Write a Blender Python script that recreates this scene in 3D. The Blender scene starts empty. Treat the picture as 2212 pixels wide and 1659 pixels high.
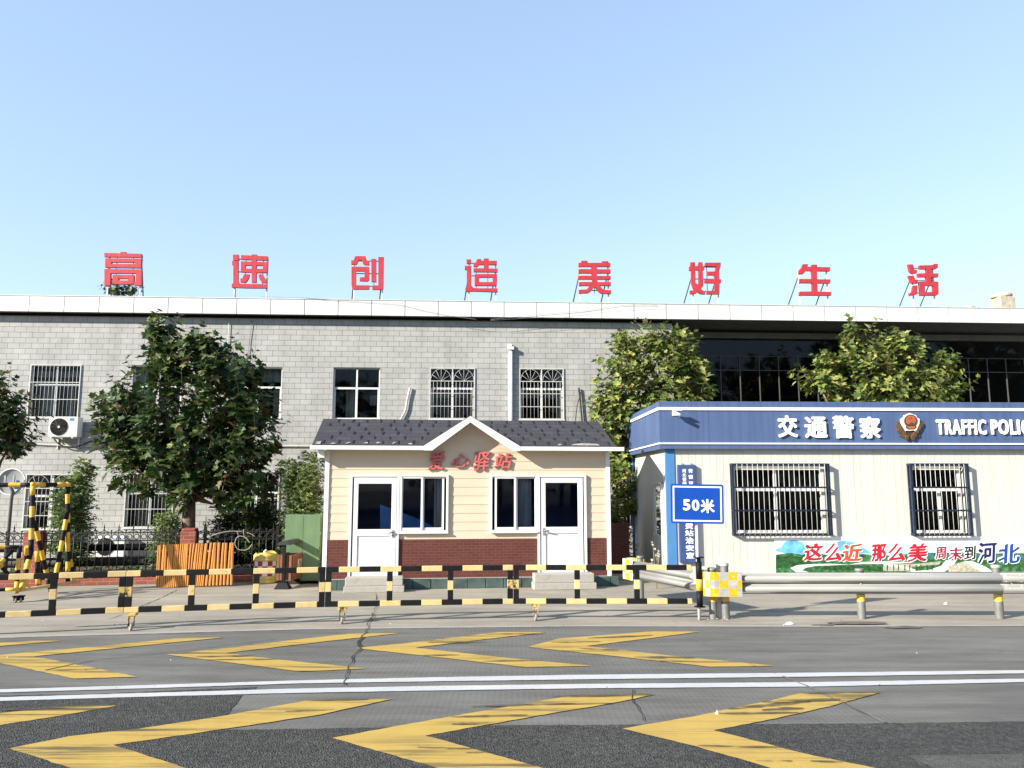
import bpy, math, random
from mathutils import Vector
random.seed(7)
R = math.radians
S = bpy.context.scene
COL = S.collection

# ------------------------------------------------------------------ camera, sky, sun, exposure
F, CX, CY, HZ, H = 1662.0, 1106.0, 829.5, 1050.0, 2.0      # measured in a 2212 x 1659 copy of the photo
P = math.atan((HZ - CY) / F)
cam = bpy.data.objects.new("camera", bpy.data.cameras.new("camera"))
COL.objects.link(cam)
cam.location = (0, 0, H)
cam.rotation_euler = (math.pi / 2 + P, 0, 0)
cam.data.sensor_width = 36
cam.data.lens = 36 * F / 2212
cam.data.clip_end = 3000
S.camera = cam

SUN_EL, SUN_AZ = R(24.5), R(238)                            # azimuth clockwise from +Y
wd = bpy.data.worlds.new("World"); S.world = wd; wd.use_nodes = True
nt = wd.node_tree
bg = nt.nodes["Background"]
sky = nt.nodes.new("ShaderNodeTexSky"); sky.sky_type = 'NISHITA'; sky.sun_disc = False
sky.sun_elevation = SUN_EL; sky.sun_rotation = SUN_AZ
sky.air_density = 1.0; sky.dust_density = 0.0; sky.ozone_density = 1.0
gm = nt.nodes.new("ShaderNodeGamma"); gm.inputs[1].default_value = 0.50      # softer zenith-to-horizon fall-off
gn = nt.nodes.new("ShaderNodeVectorMath"); gn.operation = 'MULTIPLY'; gn.inputs[1].default_value = (1.36, 1.53, 1.78)
nt.links.new(sky.outputs[0], gm.inputs[0]); nt.links.new(gm.outputs[0], gn.inputs[0]); nt.links.new(gn.outputs[0], bg.inputs[0])
bg.inputs[1].default_value = 0.15
sl = bpy.data.lights.new("sun", 'SUN'); sl.energy = 5.0; sl.angle = R(0.5); sl.color = (1.0, 0.93, 0.81)
so = bpy.data.objects.new("sun", sl); COL.objects.link(so)
sd = Vector((math.sin(SUN_AZ) * math.cos(SUN_EL), math.cos(SUN_AZ) * math.cos(SUN_EL), math.sin(SUN_EL)))
so.rotation_euler = sd.to_track_quat('Z', 'Y').to_euler()
so.location = sd * 60
S.view_settings.view_transform = 'Standard'
S.view_settings.look = 'None'
S.view_settings.exposure = 1.15
S.view_settings.gamma = 1
S.cycles.max_bounces = 6; S.cycles.diffuse_bounces = 3; S.cycles.transparent_max_bounces = 12
S.cycles.use_denoising = True

# ------------------------------------------------------------------ surveying: photo measurements -> metres
def ray(px, py):
    a = (px - CX) / F; b = -(py - CY) / F
    return Vector((a, math.cos(P) - b * math.sin(P), math.sin(P) + b * math.cos(P)))
def gp(px, py, z=0.0):
    d = ray(px, py); t = (z - H) / d.z
    return Vector((t * d.x, t * d.y, z))
def pt(px, py, y):
    d = ray(px, py); t = y / d.y
    return Vector((t * d.x, y, H + t * d.z))
class Frame:                                               # a vertical plane: u along it, d behind it, v up
    def __init__(s, x, y, yaw):
        s.o = Vector((x, y, 0)); s.yaw = yaw
        s.e = Vector((math.cos(yaw), math.sin(yaw), 0)); s.n = Vector((-math.sin(yaw), math.cos(yaw), 0))
    def at(s, px, py, d=0.0):
        r = ray(px, py); t = (d + s.n.dot(s.o)) / (s.n.x * r.x + s.n.y * r.y)
        p = Vector((t * r.x, t * r.y, 0)) - s.o
        return p.dot(s.e), H + t * r.z
    def u(s, px, py, d=0.0): return s.at(px, py, d)[0]
    def v(s, px, py, d=0.0): return s.at(px, py, d)[1]
    def w(s, u, d, v): return s.o + s.e * u + s.n * d + Vector((0, 0, v))
def frame_pp(a, b):
    return Frame(a.x, a.y, math.atan2(b.y - a.y, b.x - a.x)), (b - a).length

# ------------------------------------------------------------------ mesh building
class MB:
    def __init__(s): s.V = []; s.Fc = []; s.Mi = []; s.Sm = []
    def face(s, pts, m=0, sm=False):
        i = len(s.V); s.V += [tuple(p) for p in pts]
        s.Fc.append(tuple(range(i, i + len(pts)))); s.Mi.append(m); s.Sm.append(sm)
    def box(s, x0, x1, y0, y1, z0, z1, m=0):
        if x0 > x1: x0, x1 = x1, x0
        if y0 > y1: y0, y1 = y1, y0
        if z0 > z1: z0, z1 = z1, z0
        i = len(s.V)
        s.V += [(x0,y0,z0),(x1,y0,z0),(x1,y1,z0),(x0,y1,z0),(x0,y0,z1),(x1,y0,z1),(x1,y1,z1),(x0,y1,z1)]
        for f in ((0,3,2,1),(4,5,6,7),(0,1,5,4),(1,2,6,5),(2,3,7,6),(3,0,4,7)):
            s.Fc.append(tuple(i + k for k in f)); s.Mi.append(m); s.Sm.append(False)
        return s
    def prism(s, poly, y0, y1, m=0, ms=None):              # polygon in (x, z), extruded along y
        a = sum(poly[k][0]*poly[(k+1) % len(poly)][1] - poly[(k+1) % len(poly)][0]*poly[k][1] for k in range(len(poly)))
        if a < 0: poly = poly[::-1]
        if ms is None: ms = m
        n = len(poly); i = len(s.V)
        s.V += [(p[0], y0, p[1]) for p in poly] + [(p[0], y1, p[1]) for p in poly]
        s.Fc.append(tuple(range(i, i+n))); s.Mi.append(m); s.Sm.append(False)
        s.Fc.append(tuple(range(i+2*n-1, i+n-1, -1))); s.Mi.append(m); s.Sm.append(False)
        for k in range(n):
            l = (k+1) % n
            s.Fc.append((i+l, i+k, i+n+k, i+n+l)); s.Mi.append(ms); s.Sm.append(False)
        return s
    def slab(s, poly, z0, z1, m=0):                        # polygon in (x, y), extruded along z
        a = sum(poly[k][0]*poly[(k+1) % len(poly)][1] - poly[(k+1) % len(poly)][0]*poly[k][1] for k in range(len(poly)))
        if a < 0: poly = poly[::-1]
        n = len(poly); i = len(s.V)
        s.V += [(p[0], p[1], z0) for p in poly] + [(p[0], p[1], z1) for p in poly]
        s.Fc.append(tuple(range(i+n-1, i-1, -1))); s.Fc.append(tuple(range(i+n, i+2*n)))
        s.Mi += [m, m]; s.Sm += [False, False]
        for k in range(n):
            l = (k+1) % n
            s.Fc.append((i+k, i+l, i+n+l, i+n+k)); s.Mi.append(m); s.Sm.append(False)
        return s
    def cyl(s, a, b, r, n=10, m=0, r2=None, caps=True):
        a, b = Vector(a), Vector(b); ax = (b-a)
        if ax.length < 1e-6: return s
        ax.normalize(); r2 = r if r2 is None else r2
        t = ax.orthogonal().normalized(); q = ax.cross(t)
        i = len(s.V)
        for c, rr in ((a, r), (b, r2)):
            for k in range(n):
                g = 2*math.pi*k/n; s.V.append(tuple(c + (t*math.cos(g) + q*math.sin(g))*rr))
        for k in range(n):
            l = (k+1) % n
            s.Fc.append((i+k, i+l, i+n+l, i+n+k)); s.Mi.append(m); s.Sm.append(True)
        if caps:
            s.Fc.append(tuple(range(i+n-1, i-1, -1))); s.Fc.append(tuple(range(i+n, i+2*n)))
            s.Mi += [m, m]; s.Sm += [False, False]
        return s
    def tube(s, pts, r, n=6, m=0):
        pts = [Vector(p) for p in pts]; i = len(s.V); t = None
        rr = r if isinstance(r, (list, tuple)) else [r]*len(pts)
        for k, p in enumerate(pts):
            d = (pts[min(k+1, len(pts)-1)] - pts[max(k-1, 0)]).normalized()
            t = d.orthogonal().normalized() if t is None else (t - d*t.dot(d)).normalized()
            q = d.cross(t)
            for j in range(n):
                g = 2*math.pi*j/n; s.V.append(tuple(p + (t*math.cos(g) + q*math.sin(g))*rr[k]))
        for k in range(len(pts)-1):
            for j in range(n):
                l = (j+1) % n; b = i+k*n
                s.Fc.append((b+j, b+l, b+n+l, b+n+j)); s.Mi.append(m); s.Sm.append(True)
        s.Fc.append(tuple(range(i+n-1, i-1, -1))); e = i+(len(pts)-1)*n
        s.Fc.append(tuple(range(e, e+n))); s.Mi += [m, m]; s.Sm += [False, False]
        return s
    def stripe(s, a, b, r, seg, first=0, n=12):            # round bar in alternating bands of material 0 and 1
        a, b = Vector(a), Vector(b); L = (b-a).length; k = max(1, round(L/seg))
        for j in range(k): s.cyl(a.lerp(b, j/k), a.lerp(b, (j+1)/k), r, n, (first+j) % 2, caps=(j in (0, k-1)))
        return s
    def lathe(s, prof, n=24, c=(0,0,0), m=0, cap=True):
        i = len(s.V)
        for r, z in prof:
            for k in range(n):
                g = 2*math.pi*k/n; s.V.append((c[0]+r*math.cos(g), c[1]+r*math.sin(g), c[2]+z))
        for j in range(len(prof)-1):
            for k in range(n):
                l = (k+1) % n; b = i+j*n
                mm = m(j, k) if callable(m) else m
                s.Fc.append((b+k, b+l, b+n+l, b+n+k)); s.Mi.append(mm); s.Sm.append(True)
        if cap:
            mm = 0 if callable(m) else m
            s.Fc.append(tuple(range(i+n-1, i-1, -1))); e = i+(len(prof)-1)*n
            s.Fc.append(tuple(range(e, e+n))); s.Mi += [mm, mm]; s.Sm += [False, False]
        return s
    def wall(s, u0, u1, v0, v1, ops, d=0.0, th=0.12, m=0, mr=None):  # sheet with openings (a, b, c, e) and their reveals
        us = sorted({u0, u1} | {o[k] for o in ops for k in (0, 1) if u0 < o[k] < u1})
        vs = sorted({v0, v1} | {o[k] for o in ops for k in (2, 3) if v0 < o[k] < v1})
        for a, b in zip(us, us[1:]):
            for c, e in zip(vs, vs[1:]):
                x, y = (a+b)/2, (c+e)/2
                if any(o[0] < x < o[1] and o[2] < y < o[3] for o in ops): continue
                s.face([(a,d,c),(b,d,c),(b,d,e),(a,d,e)], m)
        mr = m if mr is None else mr
        for a, b, c, e in ops:
            s.face([(a,d,c),(a,d+th,c),(b,d+th,c),(b,d,c)], mr); s.face([(a,d,e),(b,d,e),(b,d+th,e),(a,d+th,e)], mr)
            s.face([(a,d,c),(a,d,e),(a,d+th,e),(a,d+th,c)], mr); s.face([(b,d,c),(b,d+th,c),(b,d+th,e),(b,d,e)], mr)
        return s
    def build(s, name, mats, parent=None, bevel=0.0, solid=0.0):
        me = bpy.data.meshes.new(name); me.from_pydata(s.V, [], s.Fc)
        for m in (mats if isinstance(mats, (list, tuple)) else [mats]): me.materials.append(m)
        me.polygons.foreach_set("material_index", s.Mi); me.polygons.foreach_set("use_smooth", s.Sm)
        me.update()
        o = bpy.data.objects.new(name, me); COL.objects.link(o)
        if parent: o.parent = parent
        if solid:
            q = o.modifiers.new("solid", 'SOLIDIFY'); q.thickness = solid; q.offset = 0
        if bevel:
            b = o.modifiers.new("bevel", 'BEVEL'); b.width = bevel; b.segments = 2; b.limit_method = 'ANGLE'; b.angle_limit = R(50)
        return o

def tag(o, label=None, cat=None, group=None, kind=None):
    if label: o["label"] = label
    if cat: o["category"] = cat
    if group: o["group"] = group
    if kind: o["kind"] = kind
    return o
def thing(name, fr, label, cat, group=None, loc=None, rz=None):
    o = bpy.data.objects.new(name, None); COL.objects.link(o); o.empty_display_size = 0.2
    o.location = loc if loc is not None else fr.o
    o.rotation_euler = (0, 0, rz if rz is not None else (fr.yaw if fr else 0))
    return tag(o, label, cat, group)
def copy_tree(o, parent=None):
    c = o.copy(); COL.objects.link(c); c.parent = parent
    for ch in [x for x in bpy.data.objects if x.parent == o]: copy_tree(ch, c)
    return c
_dg = None
def letters(name, body, rect, d, depth, m, parent, bold=0.02, shear=0.0, rot=0.0, res=3, nib=None):
    """one lettering mesh, stretched into rect (u0, u1, v0, v1); its front stands at depth d; weight comes from repeated strikes of the nib"""
    c = bpy.data.curves.new(name, 'FONT'); c.body = body; c.resolution_u = res; c.space_character = 1.0 + (bold*5.5 if len(body) > 1 else 0)
    t = bpy.data.objects.new(name, c); COL.objects.link(t)
    me = bpy.data.meshes.new_from_object(t.evaluated_get(bpy.context.evaluated_depsgraph_get()))
    bpy.data.objects.remove(t); bpy.data.curves.remove(c)
    ca, sa = math.cos(rot), math.sin(rot)
    pts = [Vector((v.co.x + shear*v.co.y, v.co.y)) for v in me.vertices]
    pts = [Vector((p.x*ca - p.y*sa, p.x*sa + p.y*ca)) for p in pts]
    x0, x1 = min(p.x for p in pts), max(p.x for p in pts); y0, y1 = min(p.y for p in pts), max(p.y for p in pts)
    if nib: offs = [(nib[0]*k/4, nib[1]*k/4) for k in range(-4, 5)] + [(-nib[1]*.3*k, nib[0]*.3*k) for k in (-1, 1)]
    else: offs = [(0, 0)] + [(bold*math.cos(math.pi*k/4), bold*math.sin(math.pi*k/4)) for k in range(8)]
    if bold < 0.001: offs = [(0, 0)]
    ex, ey = max(abs(o[0]) for o in offs), max(abs(o[1]) for o in offs)
    x0 -= ex; x1 += ex; y0 -= ey; y1 += ey
    u0, u1, v0, v1 = rect
    mb = MB(); n = len(pts); faces = []; cnt = set()
    for f in me.polygons:
        vs = list(f.vertices)
        ar = sum(pts[vs[k]].x*pts[vs[(k+1) % len(vs)]].y - pts[vs[(k+1) % len(vs)]].x*pts[vs[k]].y for k in range(len(vs)))
        if ar < 0: vs.reverse()
        faces.append(vs)
        for k in range(len(vs)): cnt.add((vs[k], vs[(k+1) % len(vs)]))
    rim = [e for e in cnt if (e[1], e[0]) not in cnt]
    for j, (ox, oy) in enumerate(offs):
        i = len(mb.V); dd = d - 0.00012*j
        q = [(u0 + (p.x+ox-x0)/(x1-x0)*(u1-u0), v0 + (p.y+oy-y0)/(y1-y0)*(v1-v0)) for p in pts]
        mb.V += [(a, dd, b) for a, b in q] + [(a, d+depth, b) for a, b in q]
        for vs in faces: mb.Fc.append(tuple(i+k for k in vs)); mb.Mi.append(0); mb.Sm.append(False)
        for a, b in rim: mb.Fc.append((i+b, i+a, i+a+n, i+b+n)); mb.Mi.append(1 if isinstance(m, list) else 0); mb.Sm.append(False)
    bpy.data.meshes.remove(me)
    return mb.build(name, m, parent)

# ------------------------------------------------------------------ materials
def newmat(name):
    m = bpy.data.materials.new(name); m.use_nodes = True
    return m, m.node_tree, m.node_tree.nodes["Principled BSDF"]
def nd(t, typ, **kw):
    n = t.nodes.new(typ)
    for k, v in kw.items(): setattr(n, k, v)
    return n
def coords(t, scale=(1,1,1), kind="Object"):
    tc = nd(t, "ShaderNodeTexCoord"); mp = nd(t, "ShaderNodeMapping"); mp.inputs[3].default_value = scale
    t.links.new(tc.outputs[kind], mp.inputs[0]); return mp.outputs[0]
def noise(t, scale, vec, detail=4, rough=0.6):
    n = nd(t, "ShaderNodeTexNoise"); n.inputs["Scale"].default_value = scale
    n.inputs["Detail"].default_value = detail; n.inputs["Roughness"].default_value = rough
    t.links.new(vec, n.inputs["Vector"]); return n.outputs[0]
def ramp(t, fac, stops):
    r = nd(t, "ShaderNodeValToRGB"); e = r.color_ramp.elements
    while len(e) < len(stops): e.new(0.5)
    for k, (p, c) in enumerate(stops):
        e[k].position = p; e[k].color = (c[0], c[1], c[2], 1) if isinstance(c, (tuple, list)) else (c, c, c, 1)
    t.links.new(fac, r.inputs[0]); return r.outputs[0]
def mixc(t, fac, a, b, mode='MIX'):
    n = nd(t, "ShaderNodeMix", data_type='RGBA', blend_type=mode)
    for v, k in ((fac, 0), (a, 6), (b, 7)):
        if hasattr(v, "is_output"): t.links.new(v, n.inputs[k])
        else: n.inputs[k].default_value = v if k == 0 else (v[0], v[1], v[2], 1)
    return n.outputs[2]
def bump(t, b, h, strength, dist=0.01):
    n = nd(t, "ShaderNodeBump"); n.inputs["Strength"].default_value = strength; n.inputs["Distance"].default_value = dist
    t.links.new(h, n.inputs["Height"]); t.links.new(n.outputs[0], b.inputs["Normal"]); return n
def M(name, c, rough=0.6, metal=0.0, var=0.18, sc=3.0, stretch=(1,1,1), bp=0.0, bsc=60.0, spec=0.4, dirt=None, dsc=2.0, dlo=0.55, dhi=0.75):
    m, t, b = newmat(name)
    vec = coords(t, stretch)
    f = noise(t, sc, vec, 5)
    col = ramp(t, f, [(0.3, tuple(x*(1-var) for x in c)), (0.7, tuple(min(1, x*(1+var)) for x in c))])
    if dirt:
        f2 = ramp(t, noise(t, dsc, vec, 8, 0.7), [(dlo, 0.0), (dhi, 1.0)])
        col = mixc(t, f2, col, dirt)
    t.links.new(col, b.inputs["Base Color"])
    b.inputs["Roughness"].default_value = rough; b.inputs["Metallic"].default_value = metal
    b.inputs["Specular IOR Level"].default_value = spec
    if bp: bump(t, b, noise(t, bsc, vec, 4), bp)
    return m
def glass(name, tint, spec_lo, trans):
    m, t, b = newmat(name)
    t.nodes.remove(b); out = t.nodes["Material Output"]
    tr = nd(t, "ShaderNodeBsdfTransparent"); tr.inputs[0].default_value = (*tint, 1)
    gl = nd(t, "ShaderNodeBsdfGlossy"); gl.inputs["Roughness"].default_value = 0.03; gl.inputs[0].default_value = (0.9, 0.95, 1, 1)
    fr = nd(t, "ShaderNodeFresnel"); fr.inputs[0].default_value = spec_lo
    mx = nd(t, "ShaderNodeMixShader")
    t.links.new(fr.outputs[0], mx.inputs[0]); t.links.new(tr.outputs[0], mx.inputs[1]); t.links.new(gl.outputs[0], mx.inputs[2])
    t.links.new(mx.outputs[0], out.inputs[0]); return m
def brickmat(name, c1, c2, mortar, bw, rh, ms, off=0.5, rough=0.7, bp=0.4, var=0.5, swap=True):
    m, t, b = newmat(name)
    tc = nd(t, "ShaderNodeTexCoord"); sp = nd(t, "ShaderNodeSeparateXYZ"); cb = nd(t, "ShaderNodeCombineXYZ")
    t.links.new(tc.outputs["Object"], sp.inputs[0])
    ad = nd(t, "ShaderNodeMath", operation='ADD'); t.links.new(sp.outputs[0], ad.inputs[0]); t.links.new(sp.outputs[1], ad.inputs[1])
    t.links.new(ad.outputs[0], cb.inputs[0]); t.links.new(sp.outputs[2], cb.inputs[1])
    br = nd(t, "ShaderNodeTexBrick"); br.offset = off; br.squash = 1
    t.links.new(cb.outputs[0], br.inputs["Vector"])
    br.inputs["Color1"].default_value = (*c1, 1); br.inputs["Color2"].default_value = (*c2, 1); br.inputs["Mortar"].default_value = (*mortar, 1)
    br.inputs["Scale"].default_value = 1; br.inputs["Brick Width"].default_value = bw; br.inputs["Row Height"].default_value = rh
    br.inputs["Mortar Size"].default_value = ms; br.inputs["Mortar Smooth"].default_value = 0.2
    nz = ramp(t, noise(t, 1.3, tc.outputs["Object"], 8, 0.65), [(0.25, 1-var*0.4), (0.75, 1+var*0.25)])
    col = mixc(t, 1.0, br.outputs[0], nz, 'MULTIPLY')
    nz2 = ramp(t, noise(t, 45, tc.outputs["Object"], 3), [(0.2, 0.9), (0.8, 1.06)])
    col = mixc(t, 1.0, col, nz2, 'MULTIPLY')
    if bw > .3:
        stv = nd(t, "ShaderNodeMapping"); stv.inputs[3].default_value = (2.6, 2.6, 0.16); t.links.new(tc.outputs["Object"], stv.inputs[0])
        col = mixc(t, 1.0, col, ramp(t, noise(t, 1.0, stv.outputs[0], 7, 0.7), [(0.34, 0.88), (0.52, 1.0), (0.75, 1.04)]), 'MULTIPLY')
    t.links.new(col, b.inputs["Base Color"]); b.inputs["Roughness"].default_value = rough; b.inputs["Specular IOR Level"].default_value = 0.25
    inv = nd(t, "ShaderNodeMath", operation='SUBTRACT'); inv.inputs[0].default_value = 1; t.links.new(br.outputs[1], inv.inputs[1])
    bump(t, b, inv.outputs[0], bp, 0.01); return m
def leafmat(name, stops, trans=0.25, rough=0.5):
    m, t, b = newmat(name); out = t.nodes["Material Output"]
    g = nd(t, "ShaderNodeNewGeometry"); col = ramp(t, g.outputs["Random Per Island"], stops)
    t.links.new(col, b.inputs["Base Color"]); b.inputs["Roughness"].default_value = rough; b.inputs["Specular IOR Level"].default_value = 0.35
    tl = nd(t, "ShaderNodeBsdfTranslucent"); t.links.new(col, tl.inputs[0])
    mx = nd(t, "ShaderNodeMixShader"); mx.inputs[0].default_value = trans
    t.links.new(b.outputs[0], mx.inputs[1]); t.links.new(tl.outputs[0], mx.inputs[2]); t.links.new(mx.outputs[0], out.inputs[0]); return m

def groundmat(name, c, warm, fine=220.0, streak=0.35, bpv=0.35, coarse=0.0):
    m, t, b = newmat(name)
    v = coords(t); vs = coords(t, (0.35, 2.2, 1))
    big = ramp(t, noise(t, 0.45, v, 6, 0.6), [(0.3, 0.82), (0.7, 1.12)])
    st = ramp(t, noise(t, 1.6, vs, 7, 0.7), [(0.3, 1-streak), (0.65, 1+streak*0.35)])
    fn = ramp(t, noise(t, fine, v, 3, 0.8), [(0.25, 0.72), (0.75, 1.28)])
    col = mixc(t, 1.0, mixc(t, noise(t, 0.25, v, 3), c, warm), big, 'MULTIPLY')
    col = mixc(t, 1.0, col, st, 'MULTIPLY'); col = mixc(t, 1.0, col, fn, 'MULTIPLY')
    spots = ramp(t, noise(t, 3.1, coords(t, (0.5, 1.4, 1)), 6, 0.75), [(0.66, 0.0), (0.74, 0.55)])
    col = mixc(t, spots, col, tuple(x*0.45 for x in c))
    if coarse:
        vo = nd(t, "ShaderNodeTexVoronoi"); vo.inputs["Scale"].default_value = 70; t.links.new(v, vo.inputs["Vector"])
        gn_ = noise(t, 34, v, 6, 0.85)
        col = mixc(t, 1.0, col, ramp(t, gn_, [(0.34, 1-coarse*1.1), (0.5, 1.0), (0.66, 1+coarse*1.2)]), 'MULTIPLY')
        col = mixc(t, 1.0, col, ramp(t, noise(t, 14, v, 5, 0.8), [(0.35, 1-coarse*.45), (0.65, 1+coarse*.5)]), 'MULTIPLY')
        col = mixc(t, 1.0, col, ramp(t, vo.outputs["Distance"], [(0.1, 1+coarse*.35), (0.55, 1-coarse*.35)]), 'MULTIPLY')
        w = ramp(t, noise(t, 60, v, 2), [(0.70, 0.0), (0.78, 0.5)])
        col = mixc(t, w, col, (0.16, 0.155, 0.15))
        bump(t, b, vo.outputs["Distance"], 0.8, 0.02)
    else:
        wv = nd(t, "ShaderNodeTexWave", wave_type='BANDS', bands_direction='X'); wv.inputs["Scale"].default_value = 5.5; wv.inputs["Distortion"].default_value = 2.5; wv.inputs["Detail"].default_value = 4; wv.inputs["Detail Scale"].default_value = 6
        t.links.new(v, wv.inputs["Vector"])
        if name.startswith("road"): col = mixc(t, noise(t, 0.6, v, 4), col, mixc(t, 1.0, col, ramp(t, wv.outputs[0], [(0.2, 0.88), (0.8, 1.06)]), 'MULTIPLY'))
        bump(t, b, noise(t, fine*0.7, v, 4), bpv, 0.01)
    t.links.new(col, b.inputs["Base Color"]); b.inputs["Roughness"].default_value = 0.85; b.inputs["Specular IOR Level"].default_value = 0.2
    return m

m_yard = groundmat("yard concrete", (0.285, 0.257, 0.208), (0.335, 0.30, 0.243), 160, 0.30)
m_road = groundmat("road concrete", (0.142, 0.136, 0.122), (0.175, 0.168, 0.149), 240, 0.35, 0.5)
m_asph = groundmat("asphalt", (0.064, 0.063, 0.058), (0.08, 0.078, 0.072), 120, 0.2, 0.8, coarse=0.65)
m_soil = groundmat("soil", (0.10, 0.085, 0.06), (0.13, 0.11, 0.08), 60, 0.2)
def paintmat(name, c, wear, mark, lo=0.60, hi=0.72):
    m, t, b = newmat(name)
    v = coords(t); vs = coords(t, (0.42, 8.5, 1))
    base = mixc(t, ramp(t, noise(t, 2.2, v, 6, 0.7), [(0.3, 0.0), (0.75, 1.0)]), c, tuple(x*0.82 for x in c))
    fn = ramp(t, noise(t, 160, v, 3, 0.8), [(0.2, 0.82), (0.8, 1.15)])
    base = mixc(t, 1.0, base, fn, 'MULTIPLY')
    tyre = ramp(t, noise(t, 1.0, vs, 7, 0.7), [(lo, 0.0), (hi, 0.88)])
    tyre = mixc(t, 1.0, tyre, ramp(t, noise(t, 0.33, v, 2), [(0.42, 0.12), (0.56, 1.0)]), 'MULTIPLY')
    base = mixc(t, tyre, base, mark)
    ch = ramp(t, noise(t, 26, v, 6, 0.8), [(0.63, 0.0), (0.70, 0.9)])
    base = mixc(t, ch, base, wear)
    t.links.new(base, b.inputs["Base Color"]); b.inputs["Roughness"].default_value = 0.7; b.inputs["Specular IOR Level"].default_value = 0.25
    bump(t, b, noise(t, 180, v, 3), 0.4, 0.006); return m
m_yel = paintmat("yellow road paint", (0.50, 0.335, 0.080), (0.26, 0.20, 0.10), (0.085, 0.07, 0.04), 0.50, 0.575)
m_wht = paintmat("white road paint", (0.52, 0.52, 0.51), (0.25, 0.25, 0.25), (0.16, 0.16, 0.16), 0.70, 0.8)
m_old = paintmat("worn white paint", (0.36, 0.34, 0.31), (0.22, 0.2, 0.18), (0.2, 0.18, 0.16), 0.55, 0.65)
m_crack = M("dark crack", (0.025, 0.024, 0.022), 0.95, var=0.4, sc=9)
m_seam = M("tar seam", (0.14, 0.135, 0.125), 0.9, var=0.4, sc=9)
m_stain = M("oil stain", (0.12, 0.098, 0.078), 0.9, var=0.3, sc=6)

m_block = brickmat("grey block wall", (0.345, 0.341, 0.322), (0.385, 0.38, 0.36), (0.13, 0.125, 0.115), 0.318, 0.151, 0.0055, bp=0.25)
m_wallin = M("building interior", (0.09, 0.085, 0.08), 0.9)
m_fascia = M("white metal panel", (0.60, 0.595, 0.565), 0.45, var=0.05, sc=1.0, spec=0.3, dirt=(0.58, 0.56, 0.5), dsc=1.2, dlo=0.62, dhi=0.95, stretch=(1, 1, 0.4))
m_soffit = M("grey soffit", (0.16, 0.155, 0.14), 0.7)
m_upvc = M("white window plastic", (0.60, 0.60, 0.575), 0.4, var=0.06)
m_upvc2 = M("grey window plastic", (0.50, 0.51, 0.50), 0.45, var=0.1)
m_bars = M("white painted bars", (0.48, 0.48, 0.45), 0.5, var=0.12, sc=12, dirt=(0.32, 0.25, 0.18), dsc=20, dlo=0.64, dhi=0.74)
m_glass = glass("window glass", (0.62, 0.66, 0.66), 1.30, 0)
m_hallgl = glass("tinted hall glass", (0.20, 0.22, 0.22), 1.30, 0)
m_bluegl = glass("blue booth glass", (0.50, 0.58, 0.72), 1.28, 0)
m_curt = M("pale curtain", (0.33, 0.31, 0.27), 0.9, var=0.35, sc=7, stretch=(3, 1, 0.15))
m_red = M("red letter paint", (0.41, 0.034, 0.042), 0.55, var=0.22, sc=5, stretch=(2, 1, 0.5), spec=0.3)
m_redside = M("red letter side", (0.40, 0.035, 0.045), 0.6)
m_steeld = M("dark angle steel", (0.035, 0.04, 0.05), 0.6)
m_steelw = M("pale steel", (0.62, 0.63, 0.64), 0.5)
m_galv = M("galvanised steel", (0.27, 0.268, 0.258), 0.72, 0.4, var=0.22, sc=2.0, stretch=(0.4, 1, 5), dirt=(0.33, 0.31, 0.28), dsc=5, dlo=0.6, dhi=0.8)
m_post = M("galvanised post", (0.20, 0.197, 0.185), 0.6, 0.4, var=0.2, sc=8, dirt=(0.2, 0.15, 0.1), dsc=12, dlo=0.62, dhi=0.8)
m_blk = M("black paint", (0.007, 0.007, 0.008), 0.6, var=0.4, sc=9, spec=0.2, dirt=(0.03, 0.028, 0.024), dsc=9, dlo=0.62, dhi=0.85)
m_ylw = M("pale yellow paint", (0.60, 0.435, 0.195), 0.6, var=0.12, sc=7, dirt=(0.22, 0.15, 0.07), dsc=11, dlo=0.60, dhi=0.78)
m_ylw2 = M("deep yellow paint", (0.68, 0.40, 0.045), 0.45, var=0.12, sc=7, dirt=(0.25, 0.15, 0.05), dsc=14, dlo=0.66, dhi=0.8)
m_soot = M("sooty yellow paint", (0.60, 0.41, 0.14), 0.7, var=0.2, sc=7, dirt=(0.012, 0.012, 0.012), dsc=7, dlo=0.46, dhi=0.56)
m_iron = M("black wrought iron", (0.012, 0.012, 0.013), 0.5)
m_brick = brickmat("red brick", (0.27, 0.075, 0.05), (0.36, 0.105, 0.07), (0.36, 0.2, 0.15), 0.24, 0.075, 0.006)
m_dbrick = brickmat("dark red brick panel", (0.088, 0.027, 0.021), (0.115, 0.035, 0.027), (0.155, 0.072, 0.055), 0.16, 0.055, 0.0035, bp=0.2, var=0.5)
m_siding = M("cream siding", (0.595, 0.475, 0.352), 0.55, dirt=(0.44, 0.33, 0.22), dsc=1.6, dlo=0.60, dhi=0.9, var=0.05, sc=2.5, stretch=(0.4, 1, 2), bp=0.05, bsc=30)
m_trim = M("white trim", (0.66, 0.65, 0.62), 0.45, var=0.06, dirt=(0.46, 0.42, 0.36), dsc=5, dlo=0.62, dhi=0.85)
m_door = M("white door panel", (0.66, 0.66, 0.645), 0.4, var=0.04, stretch=(2, 1, .4), dirt=(0.50, 0.46, 0.40), dsc=3.5, dlo=0.62, dhi=0.86)
m_blin = M("blue interior panel", (0.03, 0.10, 0.26), 0.8)
m_green = M("green tile plinth", (0.055, 0.085, 0.075), 0.5, var=0.4, sc=5, bp=0.2, bsc=12)
m_granite = M("granite step", (0.34, 0.32, 0.28), 0.8, var=0.2, sc=60, bp=0.2, dirt=(0.2, 0.18, 0.15), dsc=4, dlo=0.6, dhi=0.85)
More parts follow.
